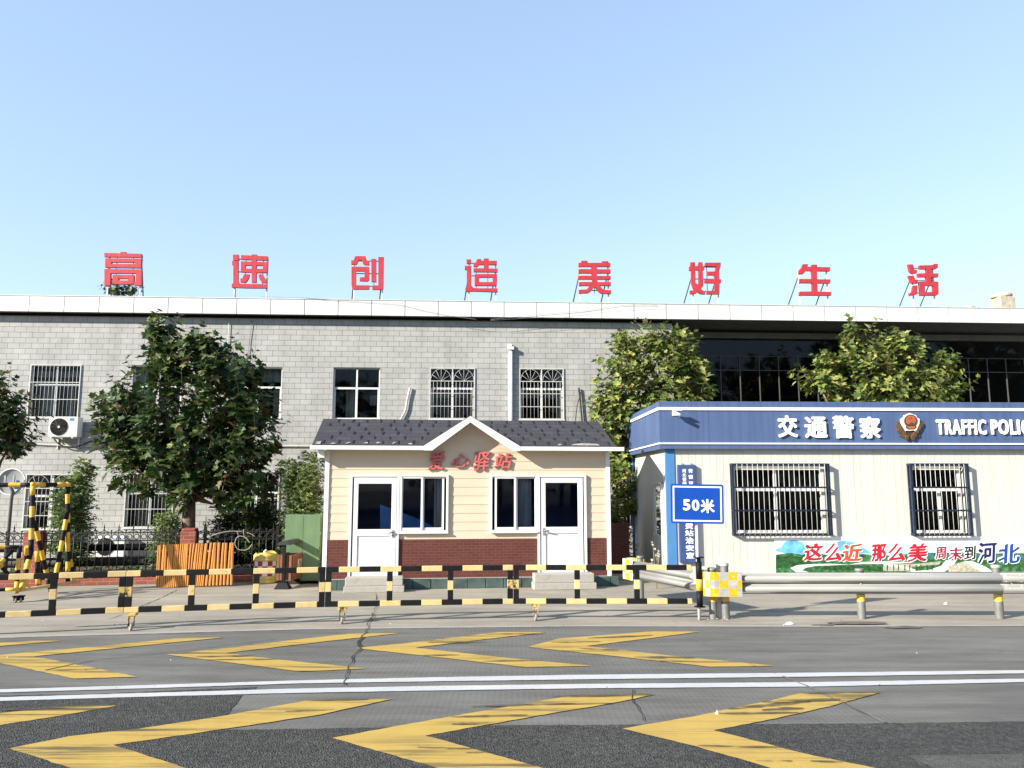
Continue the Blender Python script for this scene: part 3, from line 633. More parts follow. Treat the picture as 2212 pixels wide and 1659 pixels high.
# ------------------------------------------------------------------ the eight red rooftop characters
LDp = 0.75
LT = [
 ("高", (400,980), [[(90,130),(610,140),(620,95),(785,95),(805,145),(1300,160),(1300,270),(90,255)],[(125,305),(1285,318),(1285,430),(112,430)],[(112,430),(315,430),(315,490),(112,490)],[(1085,430),(1285,430),(1285,490),(1085,490)],[(112,490),(1285,490),(1275,620),(112,600)],[(90,655),(1305,675),(1305,795),(90,795)],[(90,795),(285,795),(280,1190),(90,1190)],[(1120,795),(1305,795),(1300,1190),(1085,1195),(1040,1110),(1060,1080),(1110,1080)],[(355,850),(1050,850),(1050,965),(355,965)],[(355,965),(545,965),(545,1030),(355,1030)],[(855,965),(1050,965),(1050,1030),(855,1030)],[(355,1030),(1050,1030),(1045,1110),(1010,1150),(355,1145)]], (180,1250), (420,960)),
 ("速", (900,980), [[(140,185),(320,185),(330,370),(145,370)],[(110,390),(310,390),(305,1010),(330,1090),(400,1140),(1250,1150),(1250,1280),(560,1275),(100,1255),(100,1130),(150,1130),(155,530),(115,520)],[(405,200),(755,215),(755,180),(920,180),(925,225),(1275,240),(1275,370),(910,355),(750,350),(405,340)],[(750,350),(910,355),(910,420),(750,415)],[(400,405),(750,415),(910,420),(1275,430),(1270,540),(400,530)],[(400,530),(548,530),(548,640),(400,640)],[(750,530),(905,535),(905,650),(750,645)],[(1118,540),(1270,540),(1268,655),(1118,655)],[(400,640),(1268,655),(1250,770),(905,775),(750,765),(395,755)],[(750,765),(905,775),(900,1100),(755,1095)],[(510,825),(680,830),(640,970),(560,1085),(385,1085),(380,965),(440,965)],[(975,830),(1110,830),(1190,985),(1245,985),(1245,1105),(1085,1100),(1010,985)]], (180,1240), (515,1085)),
 ("创", (1370,990), [[(240,150),(570,150),(610,290),(690,310),(700,440),(540,430),(490,390),(455,285),(340,285),(300,390),(270,415),(105,415),(105,290),(185,290)],[(115,495),(685,500),(690,640),(115,635)],[(115,635),(262,635),(262,1100),(115,1100)],[(115,1100),(695,1105),(695,1230),(190,1235),(140,1200)],[(540,640),(690,640),(690,920),(640,970),(385,960),(385,845),(540,840)],[(760,240),(920,240),(920,990),(765,985)],[(990,180),(1170,180),(1155,1200),(1120,1245),(795,1240),(795,1110),(990,1110)]], (195,1120), (840,)),
 ("造", (1820,1000), [[(135,175),(300,175),(295,310),(145,310)],[(85,385),(300,385),(300,1030),(350,1090),(420,1115),(1160,1120),(1160,1240),(350,1215),(100,1230),(100,1110),(150,1110),(150,510),(85,510)],[(490,160),(625,165),(620,215),(705,215),(705,145),(870,145),(870,220),(1135,220),(1135,350),(870,345),(705,345),(570,345),(490,410),(370,410),(370,290),(435,290)],[(705,345),(870,345),(870,475),(710,465)],[(370,465),(710,465),(870,475),(1160,470),(1160,590),(370,580)],[(405,655),(1140,655),(1140,760),(405,760)],[(405,760),(560,760),(560,915),(405,915)],[(995,760),(1140,760),(1140,915),(995,915)],[(405,915),(1140,915),(1130,1035),(405,1030)]], (225,1095), (465,840)),
 ("美", (2260,1010), [[(155,205),(245,200),(245,135),(430,135),(465,205),(900,205),(925,150),(1125,150),(1130,205),(1195,210),(1190,330),(760,320),(570,325),(155,325)],[(570,325),(760,320),(755,415),(575,410)],[(155,405),(575,410),(755,415),(1200,415),(1200,540),(755,540),(580,545),(155,535)],[(580,545),(755,540),(755,630),(585,625)],[(165,625),(585,625),(755,630),(1205,635),(1205,740),(770,740),(600,740),(165,735)],[(600,740),(770,740),(775,830),(600,830)],[(170,830),(600,830),(775,830),(1210,835),(1210,950),(840,945),(510,950),(170,945)],[(510,950),(840,945),(960,1085),(1215,1095),(1215,1215),(900,1205),(820,1150),(700,1005),(660,1005),(560,1130),(470,1190),(165,1195),(165,1080),(420,1075)]], (205,1135), (685,)),
 ("好", (2690,1010), [[(245,185),(390,185),(395,310),(500,310),(505,185),(635,185),(640,310),(695,320),(695,435),(640,440),(510,440),(400,440),(265,450),(205,445),(205,325),(245,315)],[(265,450),(400,440),(410,860),(480,920),(520,860),(510,440),(640,440),(665,860),(660,960),(590,1060),(650,1110),(730,1120),(725,1230),(590,1220),(480,1150),(440,1200),(235,1225),(225,1110),(380,1100),(330,1040),(275,870)],[(725,200),(1230,195),(1225,320),(1180,480),(1185,740),(1245,745),(1240,860),(1190,865),(1185,1225),(780,1225),(785,1115),(1035,1115),(1035,865),(710,855),(720,740),(1035,735),(1030,605),(785,600),(785,490),(1040,485),(1080,320),(725,310)]], (340,1165), (820,)),
 ("生", (3110,1020), [[(430,165),(600,165),(585,250),(720,250),(720,180),(885,180),(890,255),(1320,265),(1315,390),(890,385),(720,380),(540,380),(450,480),(300,480),(305,345),(380,330)],[(720,380),(890,385),(895,660),(725,650)],[(325,645),(725,650),(895,660),(1330,660),(1325,785),(905,785),(735,780),(325,775)],[(735,780),(905,785),(915,1060),(740,1055)],[(320,1060),(740,1055),(915,1060),(1360,1070),(1350,1190),(320,1180)]], (345,1260), ()),
 ("活", (3540,1020), [[(300,170),(465,175),(500,340),(590,355),(590,460),(420,460),(350,390)],[(305,545),(480,535),(530,670),(620,675),(620,790),(420,785)],[(470,860),(610,865),(600,1150),(365,1205),(345,1105),(430,1090)],[(665,205),(1120,195),(1150,155),(1270,155),(1270,290),(1220,320),(1045,320),(900,325),(670,320)],[(900,325),(1045,320),(1045,465),(900,460)],[(625,470),(900,460),(1045,465),(1290,470),(1285,585),(1050,580),(900,585),(625,580)],[(900,585),(1050,580),(1060,730),(900,730)],[(670,735),(900,730),(1060,730),(1285,735),(1290,865),(850,865),(680,865)],[(680,865),(850,865),(855,1075),(700,1075)],[(1120,865),(1290,865),(1295,1075),(1115,1075)],[(700,1075),(1295,1075),(1290,1150),(1240,1185),(700,1190)]], (500,1185), (1150,)),
]
LBL = ["boxy character made of stacked horizontal bars, leftmost on the roof", "character with a dot and long sweeping base stroke around a crossed box",
 "character ending in two tall parallel upright bars, right of the crossed box one", "character with a dot and sweeping base stroke around an open square",
 "symmetrical character of five wide horizontal bars and two splayed feet", "character of two narrow halves side by side, right half like a reversed E",
 "open character of three horizontal bars on one central post", "rightmost rooftop character with three slanted dots beside an open square"]
z_roof = fb+.25
for (ch, (ox, oy), polys, legs, inner), lab in zip(LT, LBL):
    def q(p): return BF.at((ox+p[0]/8.294)/1.8228, (oy+p[1]/8.294)/1.8228, LDp)
    al = [q(p) for pl in polys for p in pl]
    uc = (min(p[0] for p in al)+max(p[0] for p in al))/2; vb = min(p[1] for p in al); vt = max(p[1] for p in al)
    c = thing("rooftop_character", BF, "red metal " + lab, "sign letter", "red characters standing along the roof edge", loc=BF.w(uc, LDp, z_roof))
    mb = MB()
    for pl in polys: mb.prism([(q(p)[0]-uc, q(p)[1]-z_roof) for p in pl], 0, .09, 0, 1)
    mb.build("character_face", [m_red, m_redside], c)
    for lx in legs:
        u = q((lx, 700))[0]-uc
        mb = MB(); mb.box(u-.018, u+.018, .092, .125, 0, vt-z_roof-.08); mb.build("support_leg", m_steelw, c)
        mb = MB(); mb.cyl((u,.125,(vt-z_roof)*.80), (u-.24,1.05,0), .018, 6); mb.build("brace", m_steeld, c)
    mb = MB(); u0, u1 = q((legs[0],0))[0]-uc, q((legs[1],0))[0]-uc
    for fr_ in (0.12, 0.5, 0.88):
        z = vb+(vt-vb)*fr_-z_roof; mb.box(u0+.018, u1-.018, .1, .118, z-.012, z+.012)
    mb.build("cross_bar", m_steeld, c)
    for ix in inner:
        u = q((ix, 700))[0]-uc
        MB().box(u-.008, u+.008, .12, .135, vb-z_roof+.04, vt-z_roof-.04).build("upright_bar", m_steeld, c)

# ------------------------------------------------------------------ air conditioners, pipes, cameras on the wall
def aircon(u, v, label, w=.76, h=.54, dep=.27):
    a = thing("air_conditioner", BF, label, "air conditioner", "white outdoor air conditioner units", loc=BF.w(u, -.10-dep, v))
    MB().box(0, w, 0, dep, 0, h).build("casing", m_acw, a, .02)
    mb = MB(); c = (w*.36, h*.50); r = h*.42
    for k in range(7): 
        rr = r*(k+1)/7; mb.tube([(c[0]+rr*math.cos(t), -.012, c[1]+rr*math.sin(t)) for t in [2*math.pi*j/32 for j in range(33)]], .004, 4)
    for k in range(6): t = math.pi*k/6; mb.cyl((c[0]-r*math.cos(t),-.008,c[1]-r*math.sin(t)), (c[0]+r*math.cos(t),-.008,c[1]+r*math.sin(t)), .004, 4)
    g = mb.build("fan_guard", m_fan, a)
    mb = MB(); mb.cyl((c[0],-.003,c[1]), (c[0],-.0045,c[1]), r, 32); mb.build("fan_opening", m_dark, g)
    mb = MB(); mb.cyl((c[0],-.016,c[1]), (c[0],-.022,c[1]), r*.13, 14); mb.build("hub", m_acw, g)
    MB().box(w*.70, w*.86, -.003, 0.0005, h*.80, h*.94).build("sticker", m_blue2, a)
    mb = MB()
    for x in (w*.12, w*.84): mb.box(x-.015, x+.015, -.02, dep+.098, -.035, -.001); mb.box(x-.015, x+.015, dep+.07, dep+.098, -.3, -.036)
    mb.build("bracket", m_steelw, a)
    return a
u, v = BF.at(103, 944, -.37); aircon(u, v, "white outdoor air conditioner unit under the barred window at far left")
u, v = BF.at(760, 945, -.37); aircon(u, v, "white outdoor air conditioner unit peeking above the booth's dark roof")
u, v = BF.at(203, 1204, -.37); aircon(u, max(v,.05), "white outdoor air conditioner unit standing low behind the iron fence")
def cable(name, pts, r, m, label, cat="cable", group=None):
    o = MB().tube(pts, r, 6).build(name, m); return tag(o, label, cat, group)
def wpts(l, d): return [BF.w(*(lambda q: (q[0], d, q[1]))(BF.at(x, y, d))) for x, y in l]
def smooth(pts, n=5):
    out = []
    P_ = [pts[0]] + pts + [pts[-1]]
    for i in range(1, len(P_)-2):
        a, b, c, e = P_[i-1], P_[i], P_[i+1], P_[i+2]
        for k in range(n):
            t = k/n; out.append(0.5*((2*b)+(c-a)*t+(2*a-5*b+4*c-e)*t*t+(3*b-a-3*c+e)*t**3))
    return out + [pts[-1]]
cable("pipe_hose", smooth(wpts([(886,837),(880,862),(876,885),(866,905),(858,915)], -.06)), .028, m_ins, "white wrapped air conditioner pipe leaving the wall beside the open window", "pipe")
cable("pipe_hose", smooth(wpts([(1250,838),(1253,860),(1255,885),(1257,908),(1254,925)], -.06)), .026, m_pipe, "black air conditioner pipe with wires on the wall by the fan window", "pipe")
cable("wire", smooth(wpts([(1249,842),(1240,875),(1236,915)], -.05)), .006, m_cable, "thin grey wire hanging left of the black pipe on the wall", "wire")
cable("pipe_hose", smooth(wpts([(115,945),(128,960),(150,966),(176,962),(192,955),(200,952)], -.10)), .018, m_pipe, "black pipe drooping under the air conditioner at far left", "pipe")
cable("conduit", smooth(wpts([(-40,955),(70,959),(160,963),(260,964),(420,964),(560,963),(700,964)], -.045)), .016, m_ins, "long white conduit running along the block wall between storeys", "conduit")
cable("wire", smooth(wpts([(495,690),(492,760),(493,830),(490,880)], -.035)), .010, m_upvc, "white vertical wire on the wall above the big dark tree", "wire")
cable("wire", smooth(wpts([(545,690),(538,740),(534,800)], -.03)), .008, m_cable, "grey hanging wire on the wall right of the white vertical wire", "wire")
def fp(l, d): return smooth([BF.w(*(lambda q: (q[0], d, q[1]))(BF.at(x, y, d))) for x, y in l], 6)
cable("cable", fp([(560,641),(610,642),(655,643),(720,648),(780,652),(860,658),(920,672),(985,684),(1030,690)], FD-.03), .0045, m_cable, "thin cable drooping across the left part of the white fascia")
cable("cable", fp([(1060,690),(1160,680),(1260,671),(1340,660),(1420,659)], FD-.03), .0045, m_cable, "thin cable rising across the white fascia under the five bar character")
cable("cable", fp([(1060,692),(1200,683),(1285,672),(1400,664),(1500,663)], FD-.05), .003, m_cable, "second thinner cable crossing the white fascia near its middle")
def camera_dome(base, n, label):
    c = thing("security_camera", None, label, "security camera", loc=base, rz=math.atan2(n.y, n.x)+math.pi/2)
    mb = MB(); mb.box(-.05, .05, -.02, 0, -.02, .12); mb.cyl((0,-.02,.07), (0,-.2,.09), .022, 10); mb.build("arm", m_acw, c)
    mb = MB(); mb.lathe([(.04,-.02),(.085,-.03),(.09,-.09),(.09,-.12)], 18, (0,-.2,.1)); mb.build("housing", m_acw, c)
    mb = MB(); mb.lathe([(.075,-.121),(.07,-.16),(.045,-.19),(.01,-.2)], 16, (0,-.2,.1)); mb.build("dome", m_acw, c)
u, v = BF.at(466, 752, 0); camera_dome(BF.w(u, 0, v), -BF.n, "white dome security camera on the block wall above the big dark tree")

# ------------------------------------------------------------------ the cream booth
g0 = gp(1015, 1270)
BT = Frame(g0.x, g0.y, math.atan(0.115))
bo = thing("roadside_booth", BT, "small cream sided booth with dark shingle roof and brick skirt", "booth")
uA, uB = BT.u(698, 1150), BT.u(1319, 1150)
def bu(x, y=1150, d=0.0): return BT.u(x, y, d)
vp = BT.v(1015, 1247); vbk = BT.v(1015, 1164); vg0 = BT.v(1015, 973, -.3); vg1 = BT.v(1015, 964, -.3); vt = BT.v(1000, 1025)
vwl = BT.v(965, 1151)
DB = 2.6
doors = [(bu(754), bu(862)), (bu(1161), bu(1267))]
wins = [(bu(862), bu(968)), (bu(1058), bu(1161))]
bops = [(a, b, vp+.02, vt) for a, b in doors] + [(a, b, vwl, vt) for a, b in wins]
uc, vpk = BT.at(1016, 899, -.3)
gl_, gr_ = BT.u(916, 968, -.3), BT.u(1123, 968, -.3)
gsl = (vpk-.10-vg1)/(uc-gl_-.1)
mb = MB(); rh = .173; v = vbk-.012
while v < vpk:
    vtop = min(v+rh, vpk)
    if v >= vg1-.02:                                        # inside the gable triangle
        k0 = (v-vg1)/(vpk-vg1); segs = [(gl_+(uc-gl_)*k0, gr_-(gr_-uc)*k0)]
    else:
        segs = [(uA+.08, uB-.08)]
        for a, b, c, e in bops:
            if c < v+rh*.6 and e > v+rh*.5:
                segs = [s for p, q in segs for s in ((p, min(q, a)), (max(p, b), q)) if s[1]-s[0] > .02]
    for p, q in segs:
        p2, q2 = p, q
        if v >= vg1-.02:
            k1 = min(1, (vtop-vg1)/(vpk-vg1)); p2, q2 = gl_+(uc-gl_)*k1, gr_-(gr_-uc)*k1
        mb.face([(p,-.008,v),(q,-.008,v),(q2,0,vtop),(p2,0,vtop)]); mb.face([(p,-.008,v),(p,.0,v),(q,.0,v),(q,-.008,v)])
    v += rh
mb.wall(uA+.02, uB-.02, vp, vg1, [(a+.03, b-.03, c+.03, e-.03) for a, b, c, e in bops], .012, .05)
mb.box(uA+.02, uA+.06, .07, DB, .05, vg1); mb.box(uB-.06, uB-.02, .07, DB, .05, vg1); mb.box(uA+.06, uB-.06, DB-.06, DB, .05, vg1)
mb.build("siding", m_siding, bo)
mb = MB()
for a, b in ((uA, uA+.085), (uB-.085, uB)): MB().box(a, b, -.03, .06, vp-.05, vg0-.0).build("corner_trim", m_trim, bo)
MB().box(uA-.13, uA-.002, -.2, .1, vg0-.15, vg0-.002).build("eave_end", m_trim, bo)
mb = MB()
for a, b in ((uA+.087, doors[0][0]), (doors[0][1], doors[1][0]), (doors[1][1], uB-.087)): mb.box(a, b, -.022, .01, vp+.001, vbk)
for a, b in doors: mb.box(a, b, -.018, .012, vp-.04, vp+.03)
mb.build("brick_skirt", m_dbrick, bo)
mb = MB(); x = uA-.05; rr = random.Random(5)
while x < uB+.1:
    w = .36; j = rr.uniform(0, .012); mb.box(x+.004, min(x+w, uB+.14)-.004, -.075-j, 0.0, 0, vp-.012-j); x += w
mb.build("plinth", m_green, bo, .01)
mb = MB(); mb.box(uA-.04, uB+.04, .002, DB, 0.0, vp-.06); mb.box(uA+.02, uB-.02, -.06, 0.01, vp-.012, vp+.0005); mb.build("base_slab", m_granite, bo)
# roof
vR = BT.v(1015, 909, 1.3); e0, e1 = BT.u(674, 965, -.26), BT.u(1330, 965, -.26)
sl_ = (vR-vg1)/(1.3+.26)
def rd(v): return -.26+(v-vg1)/sl_
vq = min(vpk-.01, vR-.005)
mb = MB()
mb.face([(e0,-.26,vg1),(gl_,-.26,vg1),(uc,rd(vq),vq),(uc,1.3,vR),(e0,1.3,vR)]); mb.face([(gr_,-.26,vg1),(e1,-.26,vg1),(e1,1.3,vR),(uc,1.3,vR),(uc,rd(vq),vq)])
mb.face([(e0,1.302,vR),(e1,1.302,vR),(e1,DB+.26,vg1),(e0,DB+.26,vg1)])
mb.face([(gl_,-.3,vg1+.01),(uc,-.3,vpk),(uc,rd(vq)+.1,vpk-.002),(gl_+.02,-.1,vg1+.005)]); mb.face([(uc,-.3,vpk),(gr_,-.3,vg1+.01),(gr_-.02,-.1,vg1+.005),(uc,rd(vq)+.1,vpk-.002)])
rf = mb.build("roof", m_shingle, bo, solid=.03)
# raised shingle tabs: torn dark slots between them
rr = random.Random(11); mb = MB(); v = vg1+.05; row = 0
while v < vR-.07:
    x = e0+.15+(row % 4)*.13+rr.uniform(0, .05)
    while x < e1-.1:
        d = rd(v)-.04; gx = (v-vg1)/(vpk-vg1); inside = gl_+(uc-gl_)*gx-.05 < x < gr_-(gr_-uc)*gx+.05
        if not inside and rr.random() < .93:
            w = rr.uniform(.026, .042); dv = rr.uniform(.055, .085); mb.face([(x,d-.022,v+.004),(x+w,d-.022,v+.004),(x+w+rr.uniform(-.01,.02),rd(v+dv)-.062,v+dv+.004),(x+.005,rd(v+dv)-.062,v+dv+.004)])
        x += rr.choice([.28,.30,.30,.34])
    v += .104; row += 1
mb.build("shingle_slot", M("bare black felt", (0.011,0.010,0.011), .95), rf)["kind"] = "stuff"
mb = MB()
for x in [e0+.1+.3*k for k in range(int((e1-e0)/.3))]:
    if gl_-.1 < x < gr_+.1: continue
    if rr.random() < .7:
        pl = [(x+rr.uniform(-.07,.07), rr.uniform(0,.07)) for _ in range(7)]
        c0 = (sum(p[0] for p in pl)/7, sum(p[1] for p in pl)/7); pl.sort(key=lambda p: math.atan2(p[1]-c0[1], p[0]-c0[0]))
        mb.face([(p[0], rd(vg1+.02+p[1])-.066, vg1+.024+p[1]) for p in pl])
x = BT.u(1260, 958, -.26)
mb.face([(x-.25,rd(vg1+.03)-.066,vg1+.034),(x+.35,rd(vg1+.03)-.066,vg1+.034),(x+.3,rd(vg1+.06)-.066,vg1+.07),(x,rd(vg1+.08)-.066,vg1+.086),(x-.2,rd(vg1+.055)-.066,vg1+.06)])
mb.build("patched_felt", M("peeled felt edge", (0.30,0.28,0.25), .9, var=.5, sc=18), rf)
# gutters and barge boards
mb = MB(); mb.box(BT.u(670,968,-.3), gl_+.05, -.33, -.265, vg0, vg1); mb.box(gr_-.05, BT.u(1348,968,-.3), -.33, -.265, vg0, vg1)
mb.box(e0+.02, gl_+.06, -.262, 0, vg0+.01, vg0+.025); mb.box(gr_-.06, e1-.02, -.262, 0, vg0+.01, vg0+.025)
mb.build("gutter", m_trim, bo, .008)
th = .125
mb = MB()
mb.prism([(gl_-.01,vg1+.0),(uc,vpk),(uc,vpk-th),(gl_+.16,vg0-.005),(gl_-.01,vg0-.005)], -.335, -.26)
mb.prism([(gr_+.01,vg1+.0),(uc+.001,vpk),(uc+.001,vpk-th),(gr_-.16,vg0-.005),(gr_+.01,vg0-.005)], -.335, -.26)
mb.build("barge_board", m_trim, bo)
mb = MB(); mb.face([(gl_+.16,-.26,vg0+.1),(uc,-.26,vpk-.06),(uc,0,vpk-.06),(gl_+.16,0,vg0+.1)]); mb.face([(uc,-.26,vpk-.06),(gr_-.16,-.26,vg0+.1),(gr_-.16,0,vg0+.1),(uc,0,vpk-.06)]); mb.build("gable_soffit", m_trim, bo)
# doors and windows
def booth_door(a, b, gx0, gx1, gy0, gy1, hinge):
    f = .05
    mb = MB(); z0 = vp+.03
    mb.box(a, a+f, -.06, .05, z0, vt); mb.box(b-f, b, -.06, .05, z0, vt); mb.box(a+f, b-f, -.06, .05, vt-f, vt); mb.box(a-.01, b+.01, -.10, .05, z0-.03, z0+.01)
    fr_ = mb.build("door_frame", m_trim, bo, .006)
    x0, x1 = a+f+.025 if hinge > 0 else a+f+.01, b-f-.01 if hinge > 0 else b-f-.025
    p, q = BT.u(gx0, 1090), BT.u(gx1, 1090); r, s = BT.v((gx0+gx1)/2, gy1), BT.v((gx0+gx1)/2, gy0)
    mb = MB(); d0, d1 = -.045, .0
    mb.box(x0, p, d0, d1, z0+.012, vt-f-.012); mb.box(q, x1, d0, d1, z0+.012, vt-f-.012); mb.box(p, q, d0, d1, s, vt-f-.012)
    mb.box(p, q, d0, d1, r-.13, r); mb.box(p, q, d0+.018, d1-.01, z0+.11, r-.13); mb.box(p, q, d0, d1, z0+.012, z0+.11)
    dr = mb.build("door", m_door, bo, .005)
    mb = MB(); mb.face([(p,-.02,r),(q,-.02,r),(q,-.02,s),(p,-.02,s)]); mb.build("pane", m_bluegl, dr)
    hx = x1-.06 if hinge > 0 else x0+.06
    mb = MB(); mb.box(hx-.022, hx+.022, -.056, -.0452, r-.16, r-.02); mb.cyl((hx,-.056,r-.06),(hx,-.10,r-.06),.014,8); mb.cyl((hx,-.1,r-.06),(hx-hinge*.11,-.105,r-.075),.012,8)
    mb.build("handle", m_galv, dr)
booth_door(*doors[0], 774, 846, 1045, 1143, 1)
booth_door(*doors[1], 1178, 1247.5, 1043, 1138, -1)
def booth_win(a, b, panes, slide):
    mb = MB(); f = .045
    mb.box(a, b, -.055, .05, vwl, vwl+.05); mb.box(a, b, -.055, .05, vt-f, vt); mb.box(a, a+f, -.055, .05, vwl+.05, vt-f); mb.box(b-f, b, -.055, .05, vwl+.05, vt-f)
    mb.box(a-.0, b+.0, -.085, -.055, vwl-.01, vwl+.02)
    w = mb.build("window", m_trim, bo, .005)
    for k, (p, q) in enumerate(panes):
        d = -.03 if k == slide else .0
        p0, q0 = p-.04, q+.04; p0, q0 = max(p0, a+f), min(q0, b-f)
        mb = MB(); z0, z1 = vwl+.055, vt-f-.01; s = .05
        mb.box(p0, q0, d-.012, d+.012, z0, z0+s); mb.box(p0, q0, d-.012, d+.012, z1-s*.5, z1)
        mb.box(p0, p, d-.012, d+.012, z0+s, z1-s*.5); mb.box(q, q0, d-.012, d+.012, z0+s, z1-s*.5)
        sa = mb.build("sash", m_trim, w)
        mb = MB(); mb.face([(p,d,z0+s),(q,d,z0+s),(q,d,z1-s*.5),(p,d,z1-s*.5)]); o = mb.build("pane", m_bluegl, w)
booth_win(*wins[0], [(bu(869), bu(908)), (bu(915.5), bu(954))], 0)
booth_win(*wins[1], [(bu(1072.5), bu(1110)), (bu(1118), bu(1155))], 0)
# room inside
mb = MB(); a, b = uA+.07, uB-.07
mb.face([(a,1.9,.3),(b,1.9,.3),(b,1.9,vg0),(a,1.9,vg0)]); mb.face([(a,.02,.3),(a,1.9,.3),(a,1.9,vg0),(a,.02,vg0)]); mb.face([(b,.02,.3),(b,1.9,.3),(b,1.9,vg0),(b,.02,vg0)])
mb.face([(a,.06,.3),(b,.06,.3),(b,1.9,.3),(a,1.9,.3)]); mb.face([(a,.06,vg0),(b,.06,vg0),(b,1.9,vg0),(a,1.9,vg0)])
m_ = bu(1010); mb.box(m_-.03, m_+.03, .08, 1.89, .3, vg0-.01)
mb.box(bu(905), bu(912), .5, 1.0, .31, vt-.6)
mb.build("interior", m_blin, bo)
q_ = [BT.at(x, y, .45) for x, y in ((821,1090),(846,1099),(909,1123),(937,1138),(945,1160),(821,1160))]
MB().prism(q_, .45, .49).build("sun_patch", M("sunlit blue patch", (0.22, 0.45, 0.78), .6), bo)  # sheet cut and coloured as the sunlight falling on the blue interior
mb = MB()
for u0, u1 in ((bu(937), bu(957)), (bu(1122), bu(1150))):
    n = 6
    for k in range(n):
        p, q = u0+(u1-u0)*k/n, u0+(u1-u0)*(k+1)/n; mb.face([(p,.13+.02*(k%2),vwl),(q,.13+.02*((k+1)%2),vwl),(q,.13+.02*((k+1)%2),vt-.05),(p,.13+.02*(k%2),vt-.05)])
mb.build("curtain", m_curt, bo)
# brush lettering
m_redL = [M("booth letter lit face", (0.52, 0.115, 0.11), .5, var=.12, sc=6), M("booth letter shadow side", (0.26, 0.02, 0.025), .5)]  # pale face and dark side put sunlight and edge shadow into the colour
for ch, x0, x1, y0, y1, ro in (("爱",924,961,974,1016,.05),("心",974,1013,980,1010,.02),("驿",1021,1059,975,1017,.06),("站",1067,1107,978,1013,.05)):
    ym = (y0+y1)/2; letters("lettering", ch, (BT.u(x0,ym,-.04), BT.u(x1,ym,-.04), BT.v((x0+x1)/2,y1,-.04), BT.v((x0+x1)/2,y0,-.04)), -.05, .03, m_redL, bo, bold=.02, shear=.22, rot=ro, nib=(.026,.016))
# steps
def steps(x0, x1, y0, y1, label):
    D = .42
    vtop = BT.v((x0+x1)/2, y0, -D+.05); a, b = BT.u(x0+3, (y0+y1)/2, -D), BT.u(x1-3, (y0+y1)/2, -D)
    s = thing("granite_steps", BT, label, "steps", loc=BT.w((a+b)/2, 0, 0)); w = (b-a)/2
    MB().box(-w-.02, w+.03, -D-.07, -.102, 0, vtop*.42).build("lower_step", m_granite, s, .01)
    MB().box(-w, w, -D, -.102, vtop*.42+.001, vtop).build("upper_step", m_granite, s, .012)
steps(742, 873, 1247, 1283, "pale granite double step below the booth's left door")
steps(1152, 1287, 1239, 1273, "pale granite double step below the booth's right door")

# ------------------------------------------------------------------ the police hut
g1 = gp(1445, 1262)
HT = Frame(g1.x, g1.y, math.atan(0.03))
hu = thing("police_hut", HT, "white panelled police hut with blue fascia and caged windows", "hut")
HU1 = HT.u(2640, 1100); HDp = 3.6
fo = -.13
h_t, h_b = HT.v(1825, 868, fo), HT.v(1825, 970, fo)
def hr(x0, x1, y0, y1, d=0.0):
    return (HT.u(x0,(y0+y1)/2,d), HT.u(x1,(y0+y1)/2,d), HT.v((x0+x1)/2,y1,d), HT.v((x0+x1)/2,y0,d))
cg = -.15
cages = [hr(1583,1796,1001,1157,cg), hr(1971,2098,1001,1157,cg)]
hops = [(a+.07, b-.10, c+.05, e-.08) for a, b, c, e in cages]
mb = MB(); x = .20; w = .146
while x < HU1:
    x1 = min(x+w-.0055, HU1); segs = [(.0, h_b+.05)]
    for a, b, c, e in hops:
        if a < x+w*.5 < b: segs = [s for p, q in segs for s in ((p, min(q, c)), (max(p, e), q)) if s[1]-s[0] > .01]
    for p, q in segs: mb.box(x, x1, 0, .006, p, q)
    x += w
mb.wall(.02, HU1, 0, h_b+.05, [(a-.06, b+.06, c-.005, e+.005) for a, b, c, e in hops], .0062, .09)
y = .06
while y < HDp: mb.box(0, .006, y, min(y+.14, HDp), 0, h_b+.05); y += .146
mb.box(.0065, .05, .1, HDp, 0, h_b+.05)
mb.build("wall", m_hutw, hu)
mb = MB()
for y0, y1 in ((HDp, HDp+.04),): mb.box(0, HU1, y0, y1, 0, h_b+.05)
mb.build("back_wall", m_hutw, hu)
mb = MB()
for z in (.03, h_b-.02): mb.face([(.06,.12,z),(HU1,.12,z),(HU1,HDp-.05,z),(.06,HDp-.05,z)])
mb.face([(.06,2.4,0),(HU1,2.4,0),(HU1,2.4,h_b),(.06,2.4,h_b)]); mb.build("interior", M("hut interior", (0.05,0.045,0.04), .9), hu)
MB().box(-.012, .185, -.02, .055, 0, h_b).build("corner_post", m_blue2, hu, .006)
# fascia
fl = -.14; bk = HDp+.25
mb = MB()
mb.box(fl, HU1, fo, fo+.05, h_b, h_t); mb.box(fl, fl+.05, fo+.052, bk, h_b, h_t)
x = .62+HT.u(1530, 920, fo)
fas = mb.build("fascia", m_blue, hu)
mb = MB()
for px in (1531, 1766, 1997, 2185):
    u = HT.u(px, 920, fo); mb.box(u-.004, u+.004, fo-.002, fo, h_b, h_t)
for yy in (1.3, 2.6): mb.box(fl-.002, fl, yy-.004, yy+.004, h_b, h_t)
mb.build("panel_joint", m_signb, fas)
mb = MB()
for ya, yb in ((881, 887), (957, 960)):
    a, b = HT.v(1825, yb, fo), HT.v(1825, ya, fo); mb.box(fl-.025, HU1, fo-.025, fo-.0025, a, b); mb.box(fl-.025, fl-.0025, fo-.0024, bk, a, b)
mb.build("white_stripe", m_whiteL, fas)
mb = MB(); mb.box(fl+.052, HU1, fo+.052, bk, h_t-.16, h_t-.12); mb.box(fl+.052, HU1, fo+.052, -.001, h_b+.02, h_b+.03); mb.box(fl+.052, -.0125, .0, bk, h_b+.02, h_b+.03)
mb.build("roof", m_soffit, hu)
